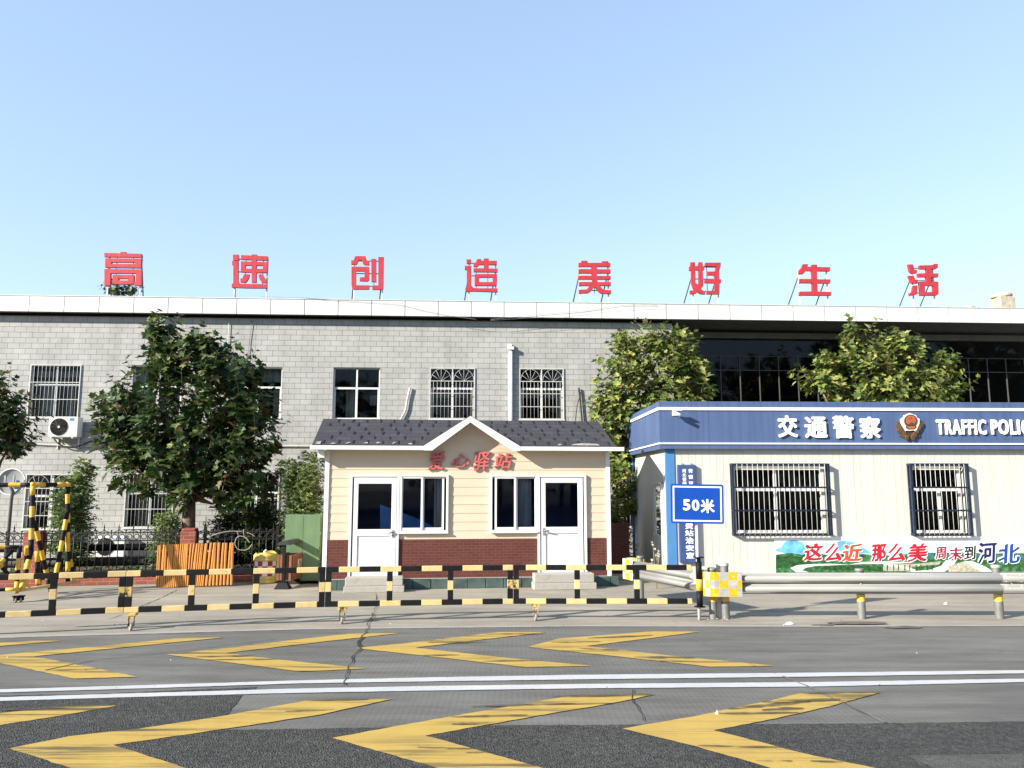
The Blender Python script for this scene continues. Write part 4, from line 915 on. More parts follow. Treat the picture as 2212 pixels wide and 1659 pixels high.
# lettering and emblem
for ch, x0, x1, y0, y1 in (("交",1681,1723,897,945),("通",1739,1787,900,946),("警",1800,1845,898,947),("察",1858,1902,900,947)):
    letters("lettering", ch, hr(x0,x1,y0,y1,fo-.04), fo-.045, .035, m_whiteL, hu, bold=.028)
for word, x0, x1 in (("TRAFFIC", 2024, 2131), ("POLICE", 2142, 2242)):
    letters("lettering", word, hr(x0,x1,906,939,fo-.04), fo-.045, .035, m_whiteL, hu, bold=.030)
def E_(px, py):
    return HT.at((3500+px/11.06)/1.8228, (1600+py/11.06)/1.8228, fo)
mb = MB()
for pl in ([(310,660),(440,900),(640,1100),(840,1330),(840,1430),(640,1400),(430,1300),(420,1240),(500,1250),(330,1080),(330,900),(290,880)],
           [(1360,700),(1250,900),(1110,1100),(900,1330),(880,1430),(1100,1400),(1320,1330),(1330,1270),(1230,1250),(1400,1080),(1400,870)]):
    mb.prism([E_(*p) for p in pl], fo-.035, fo-.0005)
mb.prism([E_(*p) for p in [(440,1060),(640,1120),(880,1150),(1110,1120),(1320,1060),(1290,1270),(1110,1390),(880,1440),(640,1390),(470,1270)]], fo-.028, fo-.0008)
for s in (-1, 1):
    for k in range(5):
        cx, cy = 860+s*(490-k*95), 800+k*140; pl = [(cx+s*(90*math.cos(t)+20), cy+130*math.sin(t)) for t in [2*math.pi*j/10 for j in range(10)]]
        mb.prism([E_(*p) for p in pl], fo-.048-.004*k, fo-.036)
em = mb.build("emblem", m_gold, hu, .006)
mb = MB(); sh = [(850,300),(1120,400),(1170,500),(1280,560),(1270,760),(1200,930),(1110,1100),(1000,1060),(860,1080),(730,1070),(650,1090),(520,850),(460,600),(470,560),(590,480),(620,400)]
mb.prism([E_(*p) for p in sh], fo-.062, fo-.01); mb.build("shield", M("aged white enamel", (.62,.60,.52), .5), em, .004)
mb = MB(); mb.prism([E_(880+290*math.cos(t), 650+280*math.sin(t)) for t in [2*math.pi*j/28 for j in range(28)]], fo-.07, fo-.063); mb.prism([E_(*p) for p in [(680,860),(1110,860),(1120,940),(1000,1010),(750,1010),(660,940)]], fo-.069, fo-.063)
mb.build("ring", m_gold, em)
mb = MB(); mb.prism([E_(880+215*math.cos(t), 630+215*math.sin(t)) for t in [2*math.pi*j/26 for j in range(26)]], fo-.076, fo-.0705); mb.prism([E_(*p) for p in [(720,885),(1070,885),(1060,940),(980,985),(800,985),(720,930)]], fo-.075, fo-.0695)
mb.build("disc", m_emred, em)
mb = MB(); mb.prism([E_(*p) for p in [(800,770),(830,715),(960,715),(1000,770),(1050,800),(1040,825),(720,825),(720,800)]], fo-.082, fo-.0765)
for cx, cy, r in ((890,520,38),(770,545,17),(1000,545,17),(830,640,17),(940,640,17)):
    mb.prism([E_(cx+(r if j % 2 == 0 else r*.42)*math.sin(math.pi*j/5), cy-(r if j % 2 == 0 else r*.42)*math.cos(math.pi*j/5)) for j in range(10)], fo-.082, fo-.0765)
mb.build("relief", m_gold, em)
# caged windows
for (a, b, c, e), (oa, ob, oc, oe) in zip(cages, hops):
    mb = MB(); fd = .03; f = .05
    mb.box(oa, ob, fd, fd+.05, oc, oc+f); mb.box(oa, ob, fd, fd+.05, oe-f, oe); mb.box(oa, oa+f, fd, fd+.05, oc+f, oe-f); mb.box(ob-f, ob, fd, fd+.05, oc+f, oe-f)
    tr = oc+(oe-oc)*.66; mid = oa+(ob-oa)*(.47 if ob-oa > 1.2 else .56)
    mb.box(oa+f, ob-f, fd-.003, fd+.05, tr-.035, tr+.035); mb.box(mid-.03, mid+.03, fd-.006, fd+.05, oc+f, tr-.035)
    if ob-oa > 1.2: mb.box(mid-.03, mid+.03, fd-.006, fd+.05, tr+.035, oe-f)
    w = mb.build("window", m_upvc, hu)
    mb = MB(); mb.face([(oa+f,fd+.03,oc+f),(ob-f,fd+.03,oc+f),(ob-f,fd+.03,oe-f),(oa+f,fd+.03,oe-f)]); mb.build("pane", m_glass, w)
    mb = MB(); t = .022
    for z in (c, e-2*t): mb.box(a, b, cg, cg+.03, z, z+2*t); 
    for x in (a, b-2*t): mb.box(x, x+2*t, cg, cg+.03, c+2*t, e-2*t)
    for z in (c, e-2*t):
        for x in (a, b-2*t): mb.box(x, x+2*t, cg+.031, -.001, z, z+2*t)
        mb.box(a+2*t, b-2*t, -.03, -.002, z+.005, z+2*t-.005)
    for x in (a, b-2*t): mb.box(x+.005, x+2*t-.005, -.03, -.002, c+2*t, e-2*t)
    for fz in (.345, .665): z = c+(e-c)*fz; mb.box(a+2*t, b-2*t, cg-.016, cg+.03, z-.017, z+.017); mb.box(a+.004, a+2*t-.004, cg+.031, -.031, z-.012, z+.012); mb.box(b-2*t+.004, b-.004, cg+.031, -.031, z-.012, z+.012)
    cage = mb.build("cage", m_bluef, w)
    mb = MB(); n = round((b-a)/.107)
    for k in range(1, n): x = a+(b-a)*k/n; mb.cyl((x,cg-.006,c+.01), (x,cg-.006,e-.01), .0058, 6)
    mb.build("bar", m_bars, w)
# side door, drain pipe
mb = MB(); y0, y1, zt = .30, 1.15, 2.05
mb.box(-.05, -.001, y0, y0+.05, .1, zt); mb.box(-.05, -.001, y1-.05, y1, .1, zt); mb.box(-.05, -.001, y0+.05, y1-.05, zt-.06, zt); mb.box(-.08,-.0505, y0-.03, y1+.03, zt-.01, zt+.04)
dr = mb.build("side_door", m_upvc2, hu)
mb = MB(); mb.box(-.035, -.004, y0+.052, y1-.052, .1, .95); mb.box(-.035, -.004, y0+.052, y0+.14, .95, zt-.062); mb.box(-.035, -.004, y1-.14, y1-.052, .95, zt-.062); mb.build("panel", m_upvc, dr)
mb = MB(); mb.face([(-.02,y0+.14,.95),(-.02,y1-.14,.95),(-.02,y1-.14,zt-.062),(-.02,y0+.14,zt-.062)]); mb.build("pane", m_hallgl, dr)
mb = MB(); mb.cyl((-.06,HDp-.15,0),(-.06,HDp-.15,h_b),.035,10); mb.build("drainpipe", m_blue2, hu)
# camera on the fascia
u, v = HT.at(1457, 893, fo)
c = thing("security_camera", HT, "small white bullet camera on the left end of the blue fascia", "security camera", loc=HT.w(u, fo, v))
MB().box(-.05, .05, -.022, 0, -.05, .06).build("mount", m_acw, c)
MB().cyl((0,-.023,0),(0,-.09,-.01),.02,8).build("arm", m_acw, c)
mb = MB(); mb.cyl((-.06,-.17,.0),(.07,-.24,-.06),.038,12); mb.box(-.08,.1,-.26,-.14,.036,.048); mb.cyl((0,-.09,-.01),(0,-.19,-.03),.03,8); mb.build("body", m_acw, c)

# vertical signboard
a, b, z0, z1 = hr(1467, 1506, 1004, 1216, -.10)
sb = thing("signboard", HT, "tall narrow navy signboard with white characters beside the hut's blue corner", "signboard", loc=HT.w((a+b)/2, -.001, z0))
w, hh = (b-a)/2, z1-z0
MB().box(-w, w, -.09, -.008, 0, hh).build("board", m_signb, sb, .008)
mb = MB(); mb.box(-w*.5, -w*.3, -.05, -.0, hh, hh+.03); mb.box(w*.5, w*.7, -.05, -.0, hh, hh+.03); mb.build("hook", m_galv, sb)
def sq(x, y): uu, vv = HT.at((2420+x/3.4565)/1.8228, (1780+y/3.4565)/1.8228, -.10); return uu-(a+b)/2, vv-z0
def sl2(ch, x0, y0, x1, y1, bd=.02):
    p, q = sq(x0, y1), sq(x1, y0); p, q = (min(p[0],q[0]), p[1]), (max(p[0],q[0]), q[1]); letters("lettering", ch, (p[0], q[0], p[1], q[1]), -.094, .004, m_whiteL, sb, bold=bd)
for ch, x0, y0, x1, y1 in (("河",920,230,975,280),("北",922,288,975,335),("省",922,343,980,392),("高",924,400,982,440),("青",1005,228,1065,285),("银",1007,310,1068,368),("管",1010,398,1070,450)): sl2(ch, x0, y0, x1, y1, .012)
for ch, x0, y0, x1, y1 in (("费",963,955,1068,1048),("站",963,1060,1075,1145),("治",968,1160,1078,1248),("安",972,1265,1082,1348),("室",978,1365,1085,1448)): sl2(ch, x0, y0, x1, y1, .024)

# landscape banner
a, b, z0, z1 = hr(1674, 2330, 1159, 1236, -.02)
bn = thing("banner", HT, "long landscape banner of mountains and looping roads under the hut windows", "banner", loc=HT.w(a, -.001, z0))
W, Hh = b-a, z1-z0
MB().box(0, W, -.02, -.0085, 0, Hh).build("sheet", M("banner white", (.80,.79,.78), .5, var=.03), bn)
def bq(x, y):                                              # crop of the banner -> banner plane
    uu, vv = HT.at((3020+x*.4575)/1.8228, (2090+y*.458)/1.8228, -.02); return uu-a, vv-z0
m_mt = [M("banner blue hill", (.12,.36,.62), .5, var=.45, sc=5), M("banner pale hill", (.42,.62,.76), .5, var=.2, sc=5),
        M("banner green wood", (.045,.17,.055), .5, var=.75, sc=11, dirt=(.015,.06,.02), dsc=16, dlo=.45, dhi=.6), M("banner road", (.66,.65,.60), .5, var=.1), M("banner far wood", (.03,.15,.14), .5, var=.6, sc=12, dirt=(.2,.42,.5), dsc=9, dlo=.55, dhi=.65), M("banner pier", (.40,.37,.28), .5, var=.4, sc=20), M("banner dark wood", (.02,.075,.02), .5, var=.8, sc=14)]
mb = MB(); z = -.0205
def bp(pts, m):
    global z
    pl = [bq(x, y) for x, y in pts]; pl = [(min(max(p[0],.003),W-.003), min(max(p[1],.003),Hh-.003)) for p in pl]
    mb.prism(pl, z, z+.0003, m); z -= .0004
bp([(380,150),(450,100),(520,95),(600,130),(700,85),(780,90),(860,130),(960,150),(1060,90),(1150,130),(1250,165),(1500,190),(1800,200),(1500,230),(380,230)], 1)
bp([(75,160),(120,140),(160,90),(230,80),(300,95),(340,150),(420,190),(420,210),(200,205),(75,175)], 0)
bp([(600,95),(660,82),(760,105),(830,150),(900,190),(700,200),(610,160)], 0)
bp([(75,205),(200,190),(300,205),(420,190),(560,215),(700,190),(900,205),(1100,215),(1300,185),(1500,190),(1700,185),(1900,195),(2300,190),(2800,180),(2800,360),(75,360)], 2)
bp([(1290,215),(1340,190),(1450,195),(1500,210),(1680,190),(1700,215),(1850,190),(2100,215),(2800,190),(2800,225),(2000,235),(1290,230)], 4)
bp([(75,225),(230,215),(330,235),(420,300),(300,320),(150,300),(75,330)], 6)
bp([(200,320),(260,295),(400,285),(560,283),(700,290),(820,268),(990,262),(1200,268),(1270,275),(1000,285),(850,285),(560,296),(420,300),(330,318),(300,340),(360,356),(250,356)], 3)
bp([(440,320),(560,300),(760,300),(980,310),(1010,355),(820,335),(560,340),(500,335)], 6)
bp([(1000,285),(1270,285),(1500,262),(1480,290),(1250,310),(1240,345),(1000,345)], 5)
bp([(1000,278),(1170,300),(1280,335),(1270,356),(1150,315),(1010,300)], 3)
bp([(1200,352),(1400,335),(1500,300),(1540,250),(1625,258),(1600,310),(1520,356)], 3)
bp([(1560,300),(1700,262),(1760,300),(1880,340),(1900,356),(1560,356)], 5)
bp([(1700,262),(1760,258),(1880,310),(1950,356),(1850,356),(1770,310)], 3)
for k in range(9):
    x = 1030+k*48+(k % 2)*6; bp([(x,292),(x+9,292),(x+9,340),(x,340)], 6)
mb.build("landscape_print", m_mt, bn)
m_b = {'r': M("banner red", (.43,.012,.03), .5, var=.12), 'o': M("banner orange", (.55,.07,.03), .5, var=.3), 'm': M("banner maroon", (.24,.012,.04), .5, var=.3), 'k': M("banner black", (.02,.015,.025), .5), 'n': M("banner navy", (.010,.014,.09), .5), 'b': M("banner blue", (.010,.06,.30), .5)}
for ch, x0, y0, x1, y1, cc in (("这",310,105,480,262,'r'),("么",500,105,635,262,'r'),("近",640,108,820,268,'o'),("那",895,110,1025,268,'r'),("么",1042,105,1180,262,'r'),("美",1205,105,1375,270,'r'),
      ("周",1445,135,1540,248,'m'),("末",1560,140,1680,252,'m'),("到",1692,125,1795,248,'k'),("河",1815,100,1975,282,'n'),("北",1985,110,2170,285,'b')):
    p, q = bq(x0, y1), bq(x1, y0); r = (p[0], q[0], p[1], q[1]); g = .012
    letters("lettering_outline", ch, (r[0]-g, r[1]+g, r[2]-g, r[3]+g), -.0290, .001, m_whiteL, bn, bold=.088, shear=.18, rot=.05)
    letters("lettering", ch, r, -.0302, .001, m_b[cc], bn, bold=.02, shear=.18, rot=.05, nib=(.052,.036) if cc in 'ro' else (.040,.028))

# ------------------------------------------------------------------ 50 m sign on its pole
sp_ = gp(1511, 1339); sy = sp_.y
sg = thing("distance_sign", None, "blue 50 metre distance sign with white border on a thin pole", "sign", loc=sp_, rz=.02)
p0, p1 = pt(1450, 1131, sy-.06), pt(1562, 1046, sy-.06)
zc, wv, hv_ = (p0.z+p1.z)/2, (p1.x-p0.x)/2, (p1.z-p0.z)/2; xc = (p0.x+p1.x)/2-sp_.x
tl = R(-1.0)
def rot2(x, z): return (xc+x*math.cos(tl)-z*math.sin(tl), zc+x*math.sin(tl)+z*math.cos(tl))
def rrect(w, h, r, n=5):
    out = []
    for cx, cy, a0 in ((w-r,h-r,0),(-w+r,h-r,90),(-w+r,-h+r,180),(w-r,-h+r,270)):
        out += [(cx+r*math.cos(R(a0+90*k/n)), cy+r*math.sin(R(a0+90*k/n))) for k in range(n+1)]
    return out
pan = MB().prism([rot2(*p) for p in rrect(wv, hv_, .03)], -.06, -.052).build("panel", m_sign, sg)
mb = MB(); t = .022; g = .03
for x0, x1, y0, y1 in ((-wv+g,wv-g,hv_-g-t,hv_-g),(-wv+g,wv-g,-hv_+g,-hv_+g+t),(-wv+g,-wv+g+t,-hv_+g+t,hv_-g-t),(wv-g-t,wv-g,-hv_+g+t,hv_-g-t)):
    mb.prism([rot2(*p) for p in ((x0,y0),(x1,y0),(x1,y1),(x0,y1))], -.0625, -.0605)
mb.build("border", m_whiteL, pan)
k = 2*wv/700
for ch, x0, x1, y0, y1 in (("5",-190,-95,-90,58),("0",-72,25,-92,56),("米",45,225,-120,65)):
    q0, q1 = rot2(x0*k, y0*k), rot2(x1*k, y1*k); letters("lettering", ch, (q0[0], q1[0], q0[1], q1[1]), -.0635, .003, m_whiteL, pan, bold=.035 if ch != "米" else .03)
mb = MB(); mb.box(xc-.12, xc+.12, -.051, -.03, zc-.15, zc-.12); mb.box(xc-.12, xc+.12, -.051, -.03, zc+.12, zc+.15); mb.build("clamp", m_galv, sg)
MB().cyl((0,0,0),(0,0,zc+hv_*.8),.024,12).build("pole", m_steelw, sg)

# ------------------------------------------------------------------ rolling black and yellow barriers
def rail(mb, L, z0, z1, seg, first):
    x = 0; k = first
    st = seg*.5 if first >= 0 else seg
    while x < L-.001:
        x1 = min(x+(seg if x > 0 else seg*.62), L); mb.box(x, x1, -.03, .03, z0, z1, k % 2); x = x1; k += 1
T0, T1, B0, B1 = .735, .812, .238, .315
SEC = [((-140,1380),(265.2,1361.1),(115,),"rolling barrier section leaving the photo's left edge",None),((266.4,1361.05),(699.6,1346.9),(414,553),"rolling barrier section in front of the orange slats and barrel",287),
       ((700.8,1346.88),(1108,1339.15),(841.6,973),"rolling barrier section in front of the booth's left door",740),((1109.2,1339.12),(1496,1339.2),(1247,1376),"rolling barrier section ending at the sign pole",1157)]
for i, (pa, pb, posts, lab, cpx) in enumerate(SEC):
    fr_, L = frame_pp(gp(*pa), gp(*pb))
    s = thing("rolling_barrier", fr_, "black and yellow " + lab, "barrier", "black and yellow rolling barrier sections")
    for z0, z1 in ((T0, T1), (B0, B1)):
        mb = MB(); rail(mb, L, z0, z1, .305, 1 if i in (1,) else 0); mb.build("rail", [m_blk, m_ylw], s, .006)
    us = [fr_.u(p, 1280) for p in posts]
    ends = ([.0415] if i else []) + ([L-.0415] if i < 3 else [])
    for u in us + ends:
        e = u in ends; mb = MB(); h1 = T0-B1
        for q in range(3): mb.box(u-.041, u+.041, -.028, .028, B1+h1*q/3+.0005, B1+h1*(q+1)/3-.0005, (0, 1, 0)[q])
        sooty = e and (i, u) in ((0, L-.0415), (1, .0415), (2, L-.0415), (3, .0415))
        mb.build("post", [m_blk, m_soot if sooty else m_ylw], s, .004)
    if cpx:
        u = fr_.u(cpx, 1330); r = .052
        mb = MB(); mb.box(u-.06, u+.06, -.10, .05, .200, B0-.001); mb.box(u-.04, u-.03, -.10, -.03, .06, .199); mb.box(u+.03, u+.04, -.10, -.03, .06, .199); mb.box(u-.04, u+.04, -.09, -.02, .17, .1995)
        ca = mb.build("caster", m_soot, s, .006)
        MB().lathe([(r*.9,-.018),(r*1.0,-.012),(r*1.0,.012),(r*.9,.018)], 20, (0,0,0)).build("wheel", m_tyre, ca)
        wh = [o for o in bpy.data.objects if o.parent == ca][0]; wh.rotation_euler = (0, math.pi/2, .5 if i == 1 else .15); wh.location = (u, -.07, r)
    if i == 3:
        mb = MB(); x = fr_.u(1511, 1280)
        zz = [(B0-.03,B0+.16,0),(B0+.16,.62,1),(.62,.66,0),(.66,.87,0)]
        mb.cyl((x,0,.20),(x,0,.43),.046,16,0); mb.cyl((x,0,.4301),(x,0,.60),.046,16,1); mb.cyl((x,0,.6001),(x,0,.86),.046,16,0)
        for z in (.19, .92): mb.cyl((x,0,z),(x,0,z+.012),.085,16,0)
        mb.cyl((x,0,.861),(x,0,.919),.032,12,0)
        mb.build("hinge_sleeve", [m_blk, m_ylw2], s)

# ------------------------------------------------------------------ guard rails
WP = [(.0,.155),(-.012,.14),(-.07,.112),(-.082,.095),(-.082,.062),(-.07,.045),(-.012,.02),(0,.0),(-.012,-.02),(-.07,-.045),(-.082,-.062),(-.082,-.095),(-.07,-.112),(-.012,-.14),(0,-.155)]
ga = gp(1567, 1336.5); gb = gp(2157, 1336)
GF, GL = frame_pp(ga, gb)
gz = .535
def wsheet(mb, x0, x1, d, z):
    P_ = []
    for k in range(len(WP)-1):
        for j in range(3): t = j/3; P_.append((WP[k][0]*(1-t)+WP[k+1][0]*t, WP[k][1]*(1-t)+WP[k+1][1]*t))
    P_.append(WP[-1]); i = len(mb.V); n = len(P_)
    for x in (x0, x1): mb.V += [(x, a+d, z+b) for a, b in P_]
    for k in range(n-1): mb.Fc.append((i+k+1, i+n+k+1, i+n+k, i+k)); mb.Mi.append(0); mb.Sm.append(True)
gr = thing("guard_rail", GF, "galvanised guard rail running out of the photo on the right", "guard rail", "galvanised guard rails by the gate")
mb = MB(); x0, x1 = GF.u(1530, 1260, -.1), 9.0
for x, y in ((x0, x1),):
    wsheet(mb, x, y, -.10, gz)
bm_ = mb.build("beam", m_galv, gr, solid=.004)
ujt = GF.u(2157, 1260, -.1)+.02
mb = MB()
wsheet(mb, ujt, x1, -.1055, gz)
mb.build("splice_plate", m_galv, bm_, solid=.003)
mb = MB()
for uu, zz, rr in [(GF.u(1860,1260,-.1)-.01, 0, .016), (ujt+.17, .0, .016)] + [(ujt+dx, dz, .011) for dx in (.06, .29) for dz in (.128,-.128,.035,-.035)]:
    d = -.102 if abs(zz) < .01 else (-.135 if abs(zz) > .1 else -.15); mb.cyl((uu,d-.004,gz+zz),(uu,d-.020,gz+zz),rr,8,0,rr*.6)
mb.build("bolt", m_steelw, bm_)
def gpost(x, top, r=.062, white=False, yel=True):
    zb = .36; mb = MB(); mb.cyl((x,0,0),(x,0,.26),r,20,0,caps=False); mb.cyl((x,0,.26),(x,0,.36),r,20,1 if yel else 0,caps=False); mb.cyl((x,0,.36),(x,0,top-.05),r,20,0,caps=False); mb.lathe([(r*1.06,top-.05),(r*1.1,top-.03),(r*1.05,top-.004),(r*.8,top)], 20, (x,0,0), 2)
    mb.build("post", [m_post, m_ylw2, m_rgry if white else m_post], gr)
for px, tp in ((1540, .76), (1567, .83), (1860, .75), (2157, .80)): gpost(GF.u(px, 1300), tp, white=(px in (1567, 2157)))
gpost(GF.u(1567,1300)+2*(GF.u(2157,1300)-GF.u(1860,1300))*1.0+GF.u(2157,1300)-GF.u(1567,1300)-(GF.u(2157,1300)-GF.u(1860,1300)), .76)
mb = MB(); x = GF.u(1558,1250)-.02; mb.box(x-.03, x-.024, .03, .09, 0.0, .93); mb.box(x-.023, x+.03, .03, .036, 0.0, .93); mb.build("angle_stake", m_upvc2, gr)
def nose(parent, x0, x1, d0, d1, rows, z0, z1, mats, cell=.125, seed=1):
    """checkered wrap-round end sheet: front plate from x1 to x0, half round, short return"""
    r = random.Random(seed); path = []; rad = (d1-d0)/2; n = 6
    for k in range(n+1): path.append((x1+(x0+rad-x1)*k/n, d0))
    for k in range(1, 9): t = math.pi*k/8; path.append((x0+rad-rad*math.sin(t), d0+rad-rad*math.cos(t)))
    for k in range(1, 3): path.append((x0+rad+(.25)*k/2, d1))
    mb = MB(); L = 0; acc = 0
    for k in range(len(path)-1):
        a, b = Vector(path[k]), Vector(path[k+1]); acc += (b-a).length
        for j in range(rows):
            za, zb = z0+(z1-z0)*j/rows, z0+(z1-z0)*(j+1)/rows
            c = (int(acc/cell)+j) % 2; wob = lambda q: .0
            mb.face([(b.x,b.y,za),(a.x,a.y,za),(a.x,a.y,zb),(b.x,b.y,zb)], c, False)
    return mb.build("end_sheet", mats, parent, solid=.004)
nose(gr, GF.u(1517,1255,-.22), GF.u(1603,1255,-.22), -.215, .17, 3, .355, .715, [m_rgry, m_ryel])
g2a, g2b = gp(1512, 1331), gp(1378, 1297)
G2, L2 = frame_pp(g2b, g2a)
g2 = thing("guard_rail", G2, "short galvanised guard rail slanting back between booth and hut", "guard rail", "galvanised guard rails by the gate")
mb = MB()
wsheet(mb, -.05, L2-.05, -.06, gz)
mb.build("beam", m_galv, g2, solid=.004)
gr_s = gr; gr = g2; gpost(.10, .78, .058, yel=False); gr = gr_s
nose(g2, -.33, .10, -.16, .13, 3, .36, .71, [m_rwht, m_ryel], seed=3)

# ------------------------------------------------------------------ along the fence: kerb, piers, iron fence, pipes
FF, FLn = frame_pp(gp(167,1265.5), gp(600,1255.5))
u0, u1 = FF.u(-120, 1260), FF.u(690, 1255)
kb = thing("brick_kerb", FF, "low red brick kerb under the black iron fence", "kerb")
MB().box(u0, u1, 0, .22, 0, .13).build("kerb_wall", m_brick, kb, .01)
fe = thing("iron_fence", FF, "black wrought iron fence with spear finials and ring frieze", "fence")
fd = .11; za, zb, zc_, zd = .17, .27, .88, 1.04
mb = MB()
for z in (za, zb, zc_, zd): mb.box(u0, u1, fd-.012, fd+.012, z-.012, z+.012)
fe_r = mb.build("rail", m_iron, fe)
mb = MB(); x = u0; k = 0
while x < u1:
    if k % 2 == 0:
        mb.cyl((x,fd,.13),(x,fd,1.14),.011,6); mb.cyl((x,fd,1.14),(x,fd,1.235),.016,6,0,.001); mb.cyl((x,fd,1.125),(x,fd,1.14),.004,6,0,.016)
        mb.tube([(x-.09,fd,1.055),(x-.03,fd,1.075),(x,fd,1.125),(x+.03,fd,1.075),(x+.09,fd,1.055)], .009, 5)
    else:
        mb.cyl((x,fd,.13),(x,fd,1.075),.0105,6); mb.lathe([(.003,-.02),(.02,-.005),(.02,.012),(.003,.02)], 8, (x,fd,1.08))
    xc_ = x+.07
    if k % 1 == 0: mb.tube([(xc_+.05*math.cos(t),fd,.96+.05*math.sin(t)) for t in [2*math.pi*j/14 for j in range(15)]], .0095, 5)
    mb.tube([(xc_-.06,fd,.18),(xc_-.03,fd,.235),(xc_,fd,.25),(xc_+.03,fd,.235),(xc_+.06,fd,.18)], .005, 4)
    x += .14; k += 1
mb.build("picket", m_iron, fe)["kind"] = "stuff"
for px in (-40, 441, 598):
    x = FF.u(px, 1200, fd); mb = MB(); mb.box(x-.03, x+.03, fd-.03, fd+.03, .13, 1.15); mb.cyl((x,fd,1.15),(x,fd,1.38),.016,6,0,.002)
    for s in (-1, 1): mb.tube([(x,fd,1.16),(x+s*.05,fd,1.19),(x+s*.055,fd,1.235),(x+s*.02,fd,1.25)], .011, 6)
    mb.build("fence_post", m_iron, fe)
for px0, px1, py, lab in ((53,90,1147,"red brick pier behind the striped trestles"),(391,424,1142,"red brick pier at the foot of the big dark tree")):
    a, zt = FF.at(px0, py, .0); b, _ = FF.at(px1, py, .0); w = (b-a)/2
    p = thing("brick_pier", FF, lab, "brick pier", "red brick piers in the iron fence", loc=FF.w((a+b)/2, 0, 0))
    MB().box(-w, w, -.03, .34, 0, zt-.06).build("shaft", m_brick, p, .006)
    mb = MB(); mb.box(-w+.015, w-.015, -.015, .325, zt-.0595, zt); mb.build("cap", m_brick, p, .02)
mb = MB(); a = FF.u(-160,1220,1.5); b = FF.u(760,1220,1.5); x = a
mb.cyl((a,1.5,.34),(b,1.5,.34),.10,18)
while x < b: mb.tube([(x+.08*math.sin(t)*.6,1.5+.104*math.cos(t),.34+.104*math.sin(t)) for t in [2*math.pi*j/14 for j in range(15)]], .010, 5); x += .22
pl_ = thing("heating_pipe", FF, "thick spiral wrapped dark pipe running low behind the iron fence", "pipe"); mb.build("lagging", m_pipe, pl_)
mb = MB(); mb.cyl((a,1.3,.66),(b,1.3,.66),.075,14)
x = a+.5
while x < b: mb.box(x-.03, x+.03, 1.28, 1.34, 0, .59); x += 2.2
p2 = thing("heating_pipe", FF, "thinner smooth black pipe above the spiral wrapped one behind the fence", "pipe"); mb.build("pipe_run", m_dark, p2)

# ------------------------------------------------------------------ striped trestles and mirror at the left edge
def wp(px, py, y): return pt(px, py, y)
def trestle(label, bars, feet, loc):
    t = thing("striped_trestle", None, label, "trestle", "black and yellow tubular trestles", loc=loc, rz=0)
    L = Vector(loc)
    for nm, a, b, r, first in bars: MB().stripe(a-L, b-L, r, .19, first).build(nm, [m_ylw2, m_blk], t)
    for f in feet:
        q = f-L; mb = MB(); mb.box(q.x-.05, q.x+.05, q.y-.04, q.y+.04, .095, .115); mb.box(q.x-.035, q.x-.025, q.y-.02, q.y+.03, .03, .095); mb.box(q.x+.025, q.x+.035, q.y-.02, q.y+.03, .03, .095)
        c = mb.build("caster", m_dark, t); MB().lathe([(.04,-.014),(.045,-.009),(.045,.009),(.04,.014)], 16).build("wheel", m_tyre, c)
        w = [o for o in bpy.data.objects if o.parent == c][0]; w.location = (q.x, q.y, .045); w.rotation_euler = (0, math.pi/2, .4)
    return t
aA, aB = wp(71,1047,14.45), wp(146,1047,15.0)
fa, fb2, fc = wp(46,1275,13.85), wp(108,1270,14.9), wp(82,1262,14.45)
fbA, fbB, fbC = wp(117,1262,14.75), wp(158,1256,15.3), wp(147,1256,15.0)
mA = aA.lerp(fa, .5)
bars = [("top_bar", aA, aB, .042, 0), ("top_bar", wp(-60,1048,14.2), aA, .042, 1), ("leg", aA, wp(67,1190,14.3), .045, 0), ("leg", wp(67,1190,14.3), fa, .045, 1), ("leg", wp(74,1125,14.45), fb2, .042, 1), ("leg", aB, wp(146.5,1170,15.0), .042, 1), ("leg", wp(146.5,1170,15.0), fbC, .042, 0), ("leg", wp(147,1100,15.0), fbA, .042, 1), ("leg", wp(149,1190,15.02), fbB, .04, 1), ("leg", wp(80,1190,14.46), fc, .04, 0)]
t = trestle("tall black and yellow tubular trestle with splayed legs on casters", bars, [wp(46,1288,13.75), wp(110,1276,14.85)], (wp(90,1270,14.5).x, 14.5, 0))
L = Vector((wp(90,1270,14.5).x, 14.5, 0))
MB().cyl(wp(36,1276,13.8)-L, wp(172,1256,15.1)-L, .03, 8).build("base_bar", m_ylw, t)
mb = MB()
for p in (aA, aB): mb.lathe([(.03,-.05),(.05,-.03),(.052,.02),(.03,.05)], 14, tuple(p-L))
mb.build("elbow", m_ylw2, t)
s0 = wp(42,1182,13.9)
bars = [("top_bar", wp(-50,1181,13.6), s0, .034, 1), ("leg", s0, wp(35,1282,13.75), .038, 1), ("leg", s0+Vector((.06,.1,0)), wp(56,1262,14.6), .034, 0), ("leg", wp(27,1190,13.85), wp(-30,1245,13.4), .034, 1), ("leg", wp(-10,1208,13.5), wp(30,1255,13.9), .034, 0), ("base_bar", wp(-50,1275,13.4), wp(42,1273,13.7), .03, 0), ("base_bar", wp(18,1249,13.8), wp(40,1250,13.9), .025, 0)]
trestle("low black and yellow tubular trestle cut off by the photo's left edge", bars, [wp(35,1290,13.7)], (wp(20,1280,13.8).x, 13.8, 0))
mc = wp(25,1041,16.2); r = .272
mi = thing("convex_mirror", None, "round grey backed traffic mirror with white rim on a post", "mirror", loc=(wp(9,1260,16.2).x, 16.2, 0), rz=0)
L = Vector((wp(9,1260,16.2).x, 16.2, 0)); c = mc-L
